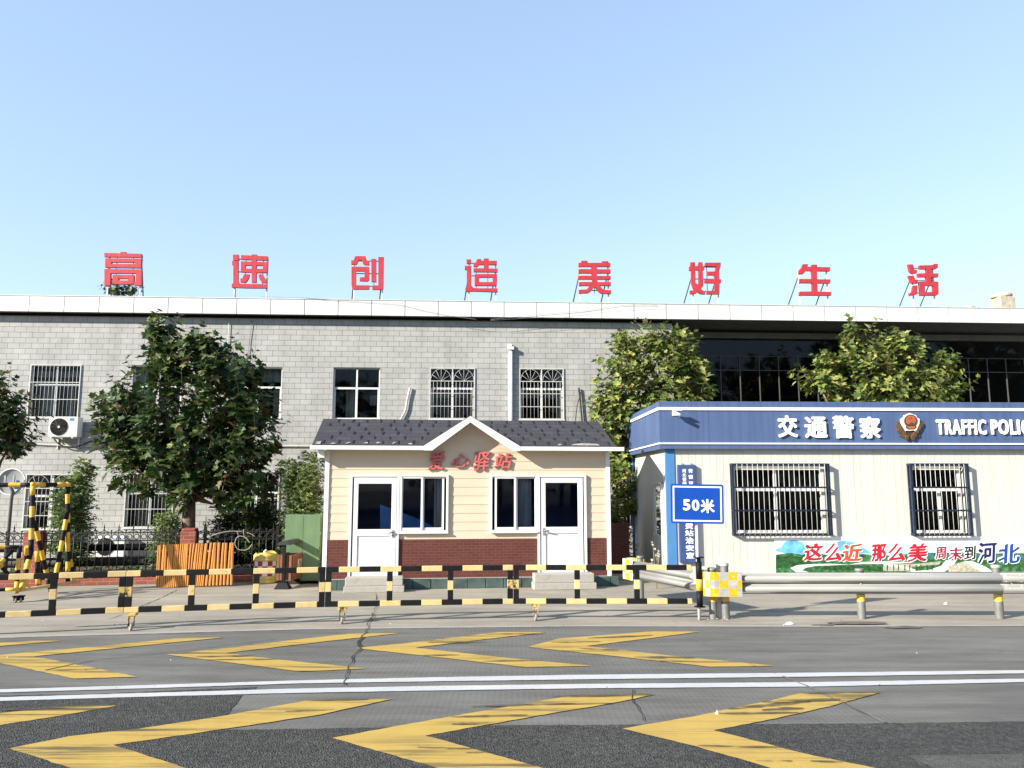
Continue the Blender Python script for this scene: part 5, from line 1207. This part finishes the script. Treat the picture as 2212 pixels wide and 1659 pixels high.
mb = MB(); mb.lathe([(0.001,-.05),(r*.5,-.042),(r*.9,-.015),(r*.98,0)], 36, cap=False); dk = mb.build("mirror_back", M("grey mirror back", (.27,.28,.28), .5, var=.15, sc=6), mi); dk.location = c; dk.rotation_euler = (math.pi/2, 0, .1)
mb = MB(); mb.tube([(r*math.cos(t), r*math.sin(t), 0) for t in [2*math.pi*j/40 for j in range(41)]], .014, 8); rm = mb.build("rim", m_trim, mi); rm.location = c; rm.rotation_euler = (math.pi/2, 0, .1)
mb = MB()
for dx in (-.09, .09): mb.box(c.x+dx-.018, c.x+dx+.018, c.y-.085, c.y-.055, c.z-.01, c.z+.13)
mb.box(c.x-.14, c.x+.14, c.y-.085, c.y-.055, c.z-.045, c.z-.011); mb.build("bracket", m_galv, mi)
mb = MB(); mb.tube([(0,0,0),(0,0,c.z-.35),(.03,-.02,c.z-.2),(c.x,c.y-.08,c.z-.06)], .035, 12); mb.build("mirror_post", M("dark post", (.12,.115,.105), .7), mi)

# ------------------------------------------------------------------ orange slats, barrel, bin, cabinet
oa, ob_ = gp(337,1269), gp(492,1258.5)
OF, OL = Frame(oa.x, oa.y, .13), 1.44
og = thing("folded_barrier", OF, "folded orange slatted barrier standing against the fence", "barrier")
rr = random.Random(4); n1 = 25; xs = [k*OL*.64/n1 for k in range(n1)] + [OL*.64+(k+.25)*OL*.36/7.5 for k in range(8)]
for k, x in enumerate(xs):
    w = OL*.64/n1*.74 if k < n1 else OL*.028; tilt = rr.uniform(-.01, .01)+(.02 if 15 < k < 27 else 0); h = .835+rr.uniform(-.008, .008); dd = rr.uniform(-.003, .003)
    mb = MB(); prev = None
    for za_, zb_, ex in ((0, .25, .0), (.25, .285, -.012), (.285, h-.14, .0), (h-.14, h, .012)):
        i = len(mb.V); xa, xb = x+tilt*za_/h*2, x+tilt*zb_/h*2; rs = .03*x/OL
        pts = []
        for xx, z in ((xa, za_+.0004+rs), (xb, zb_+rs)): pts += [(xx+.002,-.03+dd+ex,z),(xx+w*.5,-.034+dd+ex,z),(xx+w,-.03+dd+ex,z),(xx+w,.05+dd,z),(xx+.002,.05+dd,z)]
        mb.V += pts
        for a_ in range(5): b_ = (a_+1) % 5; mb.Fc.append((i+a_,i+b_,i+5+b_,i+5+a_)); mb.Mi.append(0); mb.Sm.append(False)
        mb.Fc.append((i+4,i+3,i+2,i+1,i)); mb.Fc.append((i+5,i+6,i+7,i+8,i+9)); mb.Mi += [0,0]; mb.Sm += [False,False]
    mb.build("slat", m_orange, og)
MB().box(0, OL, .03+.04, .10, .30, .34).build("link_bar", m_redside, og); MB().box(0, OL, .03+.04, .10, .62, .66).build("link_bar", m_redside, og)
gB = gp(564, 1262); gB.y += .25
ba = thing("crash_barrel", None, "yellow plastic crash barrel with red and white checks", "barrel", loc=gB, rz=.25)
zt = pt(564,1192,gB.y).z; r = .243; s = zt/.70
prof = [(r*.96,0),(r*1.04,.015*s),(r*1.05,.07*s),(r*1.01,.08*s),(r*1.04,.09*s),(r*1.04,.155*s),(r*.98,.169*s)]
MB().lathe(prof, 28).build("base", m_barrel, ba)
z0, z1 = .17*s, .505*s
mb = MB(); ck = lambda j, k: ((k//2)+j) % 2
mb.lathe([(r*.97,z0),(r*.97,z0+(z1-z0)/3),(r*.97,z0+(z1-z0)*2/3),(r*.97,z1)], 28, m=ck, cap=False); mb.build("reflective_band", [m_rwht, m_rred], ba)
MB().lathe([(r*.98,.506*s),(r*1.03,.515*s),(r*1.03,.56*s),(r*1.0,.57*s),(r*1.03,.58*s),(r*1.03,.62*s),(r*.98,.65*s),(r*.9,.665*s)], 28).build("lid_band", m_barrel, ba)
mb = MB()
for a0, a1, h in ((.2,1.9,.04),(2.6,3.6,.02),(4.0,5.6,.035)):
    for k in range(8):
        t0_, t1_ = a0+(a1-a0)*k/8, a0+(a1-a0)*(k+1)/8; h0, h1 = h*math.sin(math.pi*k/8), h*math.sin(math.pi*(k+1)/8)
        mb.face([(r*.9*math.cos(t0_),r*.9*math.sin(t0_),.66*s),(r*.9*math.cos(t1_),r*.9*math.sin(t1_),.66*s),(r*.82*math.cos(t1_),r*.82*math.sin(t1_),.66*s+h1+.005),(r*.82*math.cos(t0_),r*.82*math.sin(t0_),.66*s+h0+.005)])
mb.build("torn_rim", m_barrel, ba, solid=.006)
MB().tube([(-.02,-.05,.66*s),(-.03,-.06,.71*s),(.0,-.06,.75*s),(.02,-.05,.73*s)], [.02,.025,.018,.008], 7).build("plastic_scrap", m_litter, ba)
gb2 = gp(611, 1272)
bi = thing("litter_bin", None, "litter bin with wooden slat sides under a curved black canopy", "litter bin", loc=gb2, rz=-.03)
def bz(py, d=0): return pt(611, py, gb2.y+d).z
hw = .148; Ld = .80; zb0, zb1, zcan = bz(1255), bz(1199), bz(1170)
mb = MB()
for y in (0, Ld): mb.box(-.028, .028, y-.02, y+.03, .12, zcan-.02)
mb.build("post", m_blk, bi)
for y in (.0, Ld):
    mb = MB(); i = len(mb.V); a_, b_ = .15, .085
    mb.V += [(-a_,y-.10,0),(a_,y-.10,0),(a_,y+.12,0),(-a_,y+.12,0),(-b_,y-.05,.125),(b_,y-.05,.125),(b_,y+.06,.125),(-b_,y+.06,.125)]
    for f in ((0,3,2,1),(4,5,6,7),(0,1,5,4),(1,2,6,5),(2,3,7,6),(3,0,4,7)): mb.Fc.append(tuple(i+q for q in f)); mb.Mi.append(0); mb.Sm.append(False)
    mb.build("foot", m_blk, bi)
for ya, yb in ((.035, Ld-.035),):
    MB().box(-hw+.012, hw-.012, ya+.012, yb-.012, zb0+.01, zb1-.02).build("liner", m_dark, bi)
    mb = MB(); sw = .058
    for x in (-hw, -hw+.062, hw-.12, hw-.058):
        mb.box(x+.002, x+sw-.004, ya-.01, ya+.01, zb0+random.uniform(0,.015), zb1-random.uniform(0,.012)); mb.box(x+.002, x+sw-.004, yb-.01, yb+.01, zb0, zb1)
    for k in range(10):
        y = ya+.015+k*(yb-ya-.03)/10
        for x in (-hw, hw): mb.box(x-.008, x+.008, y, y+(yb-ya-.03)/10-.012, zb0, zb1)
    mb.build("wood_slat", m_wood, bi)
    st = MB().box(hw+.009, hw+.012, ya+.36, ya+.60, zb0+.18, zb1-.12).build("sticker", M("bin sticker", (.42,.40,.35), .6), bi)
    mb = MB(); zz = (zb0+zb1)/2+.03; yy = ya+.48
    q = [(yy-.07,zz-.06),(yy+.07,zz-.06),(yy,zz+.09)]
    for k in range(3): a_, b_ = q[k], q[(k+1) % 3]; mb.cyl((hw+.013,a_[0],a_[1]),(hw+.013,b_[0],b_[1]),.008,5)
    mb.build("symbol", m_dark, st)
mb = MB(); n = 10; rc = .125
arc = [(rc*math.sin(t), zcan-.075+.085*math.cos(t)) for t in [R(-80+160*k/n) for k in range(n+1)]]
for (xa, za_), (xb, zb_) in zip(arc, arc[1:]): mb.face([(xa,-.06,za_),(xb,-.06,zb_),(xb,Ld+.06,zb_),(xa,Ld+.06,za_)], 0, True)
mb.face([(x,-.06,z) for x, z in arc][::-1]); mb.face([(x,Ld+.06,z) for x, z in arc])
mb.box(-.02,.02,-.02,Ld+.02,zcan-.07,zcan-.02)
mb.build("canopy", M("black canopy", (.03,.03,.03), .45), bi, solid=.006)
mb = MB(); mb.box(.06,.15,Ld+.065,Ld+.10,zcan-.13,zcan-.03); mb.build("ashtray", m_dark, bi)
gC = gp(651, 1261.5)
cb_ = thing("utility_cabinet", BT, "green metal utility cabinet standing left of the booth", "cabinet", loc=gC, rz=BT.yaw)
w = .365; hC = pt(651,1112,gC.y).z
MB().box(-w, w, 0, .42, .06, hC).build("body", m_cab, cb_, .008)
mb = MB(); mb.box(-w+.03, w-.03, .03, .40, 0, .059); mb.build("base", m_dark, cb_)
mb = MB(); mb.box(-w+.02, -.004, -.008, -.0005, .10, hC-.03); mb.box(.004, w-.02, -.008, -.0005, .10, hC-.03); dr = mb.build("door", m_cab, cb_)
mb = MB()
for z in (hC*.30, hC*.72): mb.cyl((w-.012,-.014,z-.04),(w-.012,-.014,z+.04),.009,8)
mb.box(w-.05,w-.03,-.02,-.0085,hC*.45,hC*.53); mb.build("hinge", m_cab, dr)
gP = gp(1340, 1243)
pr = thing("brick_wall_stub", HT, "dark low brick wall in the gap between booth and hut", "wall", loc=gP)
MB().box(-.35, .22, 0, .25, 0, pt(1340,1131,gP.y).z).build("brickwork", m_dbrick, pr, .01)
MB().box(-.8, 1.0, -.5, -.3, 0, .07).build("kerb_stone", m_granite, pr, .01)

# ------------------------------------------------------------------ vegetation
LR = [(.20,-.06),(.52,.08),(.33,.26),(.60,.55),(.26,.58)]
def leaf(mb, p, tip, nrm, s, fold=.22):
    y = tip.normalized(); x = y.cross(nrm)
    if x.length < 1e-4: x = y.orthogonal()
    x.normalize(); n = x.cross(y)
    i = len(mb.V); P_ = lambda a, b: tuple(p + (x*a + y*b + n*(abs(a)*fold - .15*b*b))*s)
    mb.V += [P_(0,0), P_(0,1.0)] + [P_(a, b) for a, b in LR] + [P_(-a, b) for a, b in LR]
    mb.Fc.append((i, i+2, i+3, i+4, i+5, i+6, i+1)); mb.Fc.append((i, i+1, i+11, i+10, i+9, i+8, i+7)); mb.Mi += [0, 0]; mb.Sm += [False, False]
def limb(mb, a, b, r0, r1, rnd, n=5, wob=.08):
    a, b = Vector(a), Vector(b); L = (b-a).length
    pts = [a.lerp(b, k/n) + (Vector((rnd.uniform(-1,1), rnd.uniform(-1,1), rnd.uniform(-.3,.6)))*wob*L*.5*math.sin(math.pi*k/n)) for k in range(n+1)]
    mb.tube(pts, [r0+(r1-r0)*k/n for k in range(n+1)], 8); return pts
def plane_tree(label, base, trunk_r, fork, lobes, shoots, size, mat, seed, group="broad leaved trees in the yard", dim=1.0):
    rnd = random.Random(seed); t = thing("plane_tree", None, label, "tree", group, loc=base, rz=0); B_ = Vector(base)
    tm = MB(); top = Vector((rnd.uniform(-.06,.06), rnd.uniform(-.06,.06), fork))
    pts = [Vector((0,0,0)), Vector((.02,0,fork*.3)), Vector((-.03,.02,fork*.65)), top]
    tm.tube(pts, [trunk_r*1.25, trunk_r, trunk_r*.9, trunk_r*.8], 12)
    lm = MB(); wts = []
    for c, rx, ry, rz, wt in lobes:
        c = Vector(c)-B_; limb(tm, top, c-Vector((0,0,rz*.3)), trunk_r*.5, .02, rnd)
        for _ in range(4):
            d = Vector((rnd.uniform(-1,1), rnd.uniform(-1,1), rnd.uniform(-.5,1))); limb(tm, c-Vector((0,0,rz*.3)), c+Vector((d.x*rx,d.y*ry,d.z*rz))*.8, .022, .006, rnd)
        wts.append(wt)
    for _ in range(shoots):
        c, rx, ry, rz, wt = rnd.choices(lobes, wts)[0]; c = Vector(c)-B_
        d = Vector((rnd.gauss(0,1), rnd.gauss(0,1), rnd.gauss(0,1))).normalized(); rad = rnd.random()**.45
        p = c + Vector((d.x*rx, d.y*ry, d.z*rz))*rad
        dr = (Vector((d.x, d.y, d.z*.5))*.55 + Vector((0,0,.75)) + Vector((rnd.gauss(0,.3), rnd.gauss(0,.3), rnd.gauss(0,.2)))).normalized()
        L_ = rnd.uniform(.22,.55)*(1.25 if rad > .85 else 1); n = rnd.randint(6,9)
        tm.cyl(p-dr*.1, p+dr*L_, .007, 4, 0, .003, caps=False)
        az = rnd.random()*6.28
        q1 = dr.orthogonal().normalized(); q2 = dr.cross(q1)
        for k in range(n):
            az += 2.4+rnd.uniform(-.4,.4); side = q1*math.cos(az)+q2*math.sin(az)
            pos = p + dr*L_*(k+.5)/n
            tip = (side*.85 + dr*(.15+.5*k/n) + Vector((0,0,-.35+.3*k/n)) + Vector((rnd.gauss(0,.15),rnd.gauss(0,.15),rnd.gauss(0,.15)))).normalized()
            nr = (dr*.8 + Vector((0,0,.5)) + Vector((rnd.gauss(0,.35),rnd.gauss(0,.35),rnd.gauss(0,.3)))).normalized()
            leaf(lm, pos+side*.03, tip, nr, size*rnd.uniform(.45,1.2)*(.75 if k > n-3 else 1), rnd.uniform(.05,.4))
    tm.build("trunk", m_bark, t); lm.build("crown", mat, t)
    return t
def lob(px, py, y, rx, ry, wt, dep=None, dy=0.0):
    s = 1662/y; c = pt(px, py, y+dy); return (tuple(c), rx/s, (dep if dep is not None else rx/s), ry/s, wt)
y = 17.0
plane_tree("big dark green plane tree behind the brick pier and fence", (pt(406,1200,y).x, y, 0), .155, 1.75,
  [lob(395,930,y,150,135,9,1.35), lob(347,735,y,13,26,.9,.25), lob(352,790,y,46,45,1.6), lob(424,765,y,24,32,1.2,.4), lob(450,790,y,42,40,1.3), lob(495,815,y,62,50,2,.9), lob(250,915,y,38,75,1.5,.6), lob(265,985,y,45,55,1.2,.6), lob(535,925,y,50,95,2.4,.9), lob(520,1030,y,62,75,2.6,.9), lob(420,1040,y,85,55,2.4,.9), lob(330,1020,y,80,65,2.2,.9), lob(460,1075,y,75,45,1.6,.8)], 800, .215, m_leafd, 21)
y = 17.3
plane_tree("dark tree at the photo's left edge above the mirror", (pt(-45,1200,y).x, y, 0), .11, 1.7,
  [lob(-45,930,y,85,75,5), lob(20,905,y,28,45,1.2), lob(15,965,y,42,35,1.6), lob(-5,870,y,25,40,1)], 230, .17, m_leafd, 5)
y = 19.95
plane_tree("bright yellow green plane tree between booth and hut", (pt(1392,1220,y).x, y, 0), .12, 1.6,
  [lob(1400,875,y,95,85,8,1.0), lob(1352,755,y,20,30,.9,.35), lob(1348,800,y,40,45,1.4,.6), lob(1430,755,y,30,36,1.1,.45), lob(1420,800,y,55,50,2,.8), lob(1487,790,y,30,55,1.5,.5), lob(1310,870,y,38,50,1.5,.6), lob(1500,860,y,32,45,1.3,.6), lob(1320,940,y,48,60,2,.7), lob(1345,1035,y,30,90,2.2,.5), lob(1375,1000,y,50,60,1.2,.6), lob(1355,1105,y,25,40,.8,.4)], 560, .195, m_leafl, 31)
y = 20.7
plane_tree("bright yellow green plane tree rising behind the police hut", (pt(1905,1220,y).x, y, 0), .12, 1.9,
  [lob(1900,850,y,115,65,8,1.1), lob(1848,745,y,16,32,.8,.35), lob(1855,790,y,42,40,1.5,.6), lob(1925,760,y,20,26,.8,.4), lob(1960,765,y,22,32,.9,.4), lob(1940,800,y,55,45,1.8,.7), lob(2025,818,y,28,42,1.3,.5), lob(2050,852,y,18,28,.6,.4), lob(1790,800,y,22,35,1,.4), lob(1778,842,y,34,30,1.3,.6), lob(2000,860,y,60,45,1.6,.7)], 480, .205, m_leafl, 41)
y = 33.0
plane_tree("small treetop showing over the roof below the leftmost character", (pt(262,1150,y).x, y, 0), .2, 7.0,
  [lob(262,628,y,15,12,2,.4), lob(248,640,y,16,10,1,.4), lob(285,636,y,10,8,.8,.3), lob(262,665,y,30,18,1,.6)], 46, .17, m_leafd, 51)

def fern_shrub(label, base, H_, spread, stems, mat, seed, group="feathery shrubs behind the fence"):
    rnd = random.Random(seed); t = thing("feathery_shrub", None, label, "shrub", group, loc=base, rz=0)
    sm, lm = MB(), MB()
    for s in range(stems):
        a = 6.28*s/stems+rnd.uniform(-.4,.4); sp = spread*rnd.uniform(.1,.75); h = H_*rnd.uniform(.62,1.0) if s else H_; sp = sp if s else .05
        p0 = Vector((rnd.uniform(-.1,.1), rnd.uniform(-.1,.1), 0)); p1 = Vector((math.cos(a)*sp, math.sin(a)*sp, h))
        pts = [p0.lerp(p1, k/8) + Vector((0,0,.1*math.sin(3.14*k/8))) for k in range(9)]
        sm.tube(pts, [.018*(1-k/9.5) for k in range(9)], 5)
        n = int(h*25)
        for k in range(n):
            f = .16+.84*k/n; q = p0.lerp(p1, f) + Vector((0,0,.1*math.sin(3.14*f))); az = k*2.4+rnd.uniform(-.5,.5)
            L_ = (.46*(1-f*.72)+.07)*rnd.uniform(.7,1.15); d = Vector((math.cos(az), math.sin(az), .5))
            m = 8
            for j in range(1, m+1):
                g = j/m; c = q + d*L_*g + Vector((0,0,-.34*L_*g*g)); dd = (d+Vector((0,0,-.68*g))).normalized(); sd_ = dd.cross(Vector((0,0,1))).normalized()
                w = .058*(1-.45*g)+.014
                for sg_ in (-1, 1):
                    tp = c + (sd_*sg_*1.0 + dd*.55 + Vector((0,0,rnd.uniform(-.9,.5))))*w*1.5; uz = Vector((0,0,rnd.uniform(-.35,.35)*w))
                    i = len(lm.V); mid = (c+tp)/2
                    lm.V += [tuple(c), tuple(mid-dd*w*.32-uz), tuple(tp), tuple(mid+dd*w*.36+uz)]; lm.Fc.append((i,i+1,i+2,i+3)); lm.Mi.append(0); lm.Sm.append(False)
    sm.build("stem", m_bark, t); lm.build("foliage", mat, t); return t
y = 17.2; b0 = pt(158,1230,y)
fern_shrub("feathery pale green shrub behind the striped trestles", (b0.x, y, 0), pt(0,990,y).z, .85, 9, m_frond, 2)
y = 17.0; b0 = pt(655,1230,y)
fern_shrub("feathery bright green shrub rising behind the green cabinet", (b0.x, y, 0), pt(0,975,y).z, .75, 12, m_frond, 3)
y = 17.6; b0 = pt(565,1230,y)
fern_shrub("dark shaded shrub behind the fence right of the big tree", (b0.x, y, 0), pt(0,1085,y).z, .7, 11, m_leafd, 4)
b0 = pt(490,1230,17.9)
fern_shrub("dark bushy shrub in the big tree's shade near its trunk", (b0.x, 17.9, 0), pt(0,1105,17.9).z, .7, 11, m_leafd, 6)
b0 = pt(362,1230,17.0)
fern_shrub("low thin shrub behind the fence left of the tree trunk", (b0.x, 17.0, 0), pt(0,1105,17.0).z, .35, 6, m_frond, 8)
b0 = pt(1330,1230,18.6)
fern_shrub("leafy sucker growing over the dark brick wall by the hut", (b0.x, 18.6, 0), pt(0,1080,18.6).z, .4, 7, m_leafl, 9)
# weeds and soil behind the kerb
mb = MB(); pa, pb, pc, pd = FF.w(u0,.24,.03), FF.w(u1,.24,.03), FF.w(u1,4.2,.03), FF.w(u0,4.2,.03)
mb.face([pa,pb,pc,pd]); structure("planting_bed", mb, m_soil)
rnd = random.Random(12); mb = MB()
for _ in range(2600):
    uu = rnd.uniform(u0, u1); dd = rnd.choice([rnd.uniform(.26,.7), rnd.uniform(.3,4.0)]); p = FF.w(uu, dd, .03+rnd.random()**2*.22)
    leaf(mb, p, Vector((rnd.gauss(0,1),rnd.gauss(0,1),rnd.uniform(.1,1))), Vector((rnd.gauss(0,.5),rnd.gauss(0,.5),1)), rnd.uniform(.04,.10))
tag(mb.build("weeds", m_weed), "low green weeds growing along the foot of the iron fence", "weeds", kind="stuff")
# dried plant by the hut door and a dead vine on the fence
pz = gp(1418, 1272); mb = MB(); rnd = random.Random(3); tips = []
for k in range(6):
    q = pz+Vector((rnd.uniform(-.12,.12), rnd.uniform(-.1,.1), rnd.uniform(.35,.85))); mb.tube([pz+Vector((0,0,0)), pz.lerp(q,.5)+Vector((rnd.uniform(-.03,.03),0,0)), q], [.008,.006,.003], 5); tips.append(q)
dp = thing("dry_weed", None, "tall dry weed with pale seed heads beside the hut's side door", "weed", loc=pz, rz=0)
m2 = MB(); m2.V = [tuple(Vector(v)-pz) for v in mb.V]; m2.Fc, m2.Mi, m2.Sm = mb.Fc, mb.Mi, mb.Sm; m2.build("stem", M("dry stem", (.3,.25,.17), .9), dp)
mb = MB()
for q in tips:
    for _ in range(5): leaf(mb, q-pz+Vector((rnd.gauss(0,.03),rnd.gauss(0,.03),rnd.gauss(0,.05))), Vector((rnd.gauss(0,1),rnd.gauss(0,1),rnd.gauss(0,1))), Vector((0,-.3,1)), .05)
mb.build("seed_head", M("dry seed", (.45,.42,.35), .9), dp)
def fz(px, py, d): return FF.w(*(lambda q: (q[0], d, q[1]))(FF.at(px, py, d)))
F2 = lambda x, y: ((580+x/3.568)/1.8228, (2080+y/3.568)/1.8228)
vn = thing("dead_vine", FF, "pale dead vine looping over the fence right of the brick pier", "vine", loc=FF.o)
def loc_(p): q = p-FF.o; return Vector((q.dot(FF.e), q.dot(FF.n), q.z))
mb = MB()
for pts in ([(865,130),(930,95),(1050,60),(1180,42),(1350,45)],[(1400,60),(1460,80),(1510,115)],[(1355,15),(1360,110),(1410,160),(1440,205)],[(1260,45),(1280,100)],[(1250,140),(1230,220),(1270,290),(1350,310),(1420,290),(1470,230)],[(1250,140),(1300,110),(1380,130),(1420,180)]):
    mb.tube(smooth([loc_(fz(*F2(*p), .05)) for p in pts], 4), .009, 5)
mb.build("stem", M("dead vine stem", (.35,.33,.28), .9, var=.3, sc=9), vn)

# litter
def scrap(px, py, sx, sy, label, seed):
    rnd = random.Random(seed); p = gp(px, py); mb = MB(); pr_ = []
    n = 9
    for ring, (k, z) in enumerate(((1.0, .0), (.8, .6), (.35, 1.0))):
        for j in range(n): a = 6.28*j/n; q = k*rnd.uniform(.7,1.15); mb.V.append((sx*q*math.cos(a), sy*q*math.sin(a), .005+.03*z*rnd.uniform(.6,1.2)))
    for ring in range(2):
        for j in range(n): l = (j+1) % n; i = ring*n; mb.Fc.append((i+j,i+l,i+n+l,i+n+j)); mb.Mi.append(0); mb.Sm.append(False)
    mb.Fc.append(tuple(range(2*n, 3*n))); mb.Mi.append(0); mb.Sm.append(False)
    o = mb.build("paper_scrap", m_litter); o.location = p; tag(o, label, "litter", "scraps of litter on the road")
scrap(1705, 1349, .075, .035, "crumpled white paper on the kerb line right of the guard rail's checkered end", 1)
scrap(1549, 1545, .018, .012, "small white scrap on the rightmost front yellow chevron", 2)
scrap(2043, 1306, .035, .02, "white scrap on the yard behind the right guard rail", 3)
scrap(577, 1256.5, .03, .02, "tiny pale scrap on the ground in front of the yellow barrel", 4)
rnd = random.Random(77); mb = MB()
for _ in range(300):
    px, py = rnd.uniform(0,2212), rnd.choice([rnd.uniform(1285,1365), rnd.gauss(1352,6), rnd.uniform(1370,1500)])
    if rnd.random() < .3: px, py = rnd.gauss(1560,60), rnd.gauss(1340,4)
    p = gp(px, max(py,1270)); s = rnd.uniform(.003,.009); i = len(mb.V)
    for j in range(5): a = 6.28*j/5+rnd.random(); mb.V.append((p.x+s*1.3*math.cos(a), p.y+s*math.sin(a), .013))
    mb.V.append((p.x, p.y, .014+s*.8))
    for j in range(5): mb.Fc.append((i+j, i+(j+1) % 5, i+5)); mb.Mi.append(0 if i % 13 else 1); mb.Sm.append(False)
tag(mb.build("gravel", [M("grit", (.10,.095,.085), .9), m_litter]), "scattered grit and crumbs on the road surface", "gravel", kind="stuff")

# the wood across the road behind the viewer, which the windows and the hall glass mirror
rnd = random.Random(99); mb = MB()
for k in range(46):
    az = R(rnd.uniform(98, 214)); rr_ = rnd.uniform(40, 56); cx, cy = rr_*math.sin(az), rr_*math.cos(az); h = rnd.uniform(12, 18); w = rnd.uniform(3.2, 5.2)
    mb.cyl((cx,cy,0),(cx,cy,h*.6),.22,6)
    for _ in range(230):
        d = Vector((rnd.gauss(0,1), rnd.gauss(0,1), rnd.gauss(0,1))).normalized()*rnd.random()**.4
        p = Vector((cx+d.x*w, cy+d.y*w, h*.55+d.z*h*.45)); s_ = rnd.uniform(.5,1.3)
        leaf(mb, p, Vector((rnd.gauss(0,1),rnd.gauss(0,1),rnd.gauss(0,.6))), Vector((rnd.gauss(0,1),rnd.gauss(0,1),rnd.gauss(0,1))), s_)
tag(mb.build("wood", m_leafd), "dark belt of tall trees across the road, mirrored in the hall glass", "wood", kind="stuff")
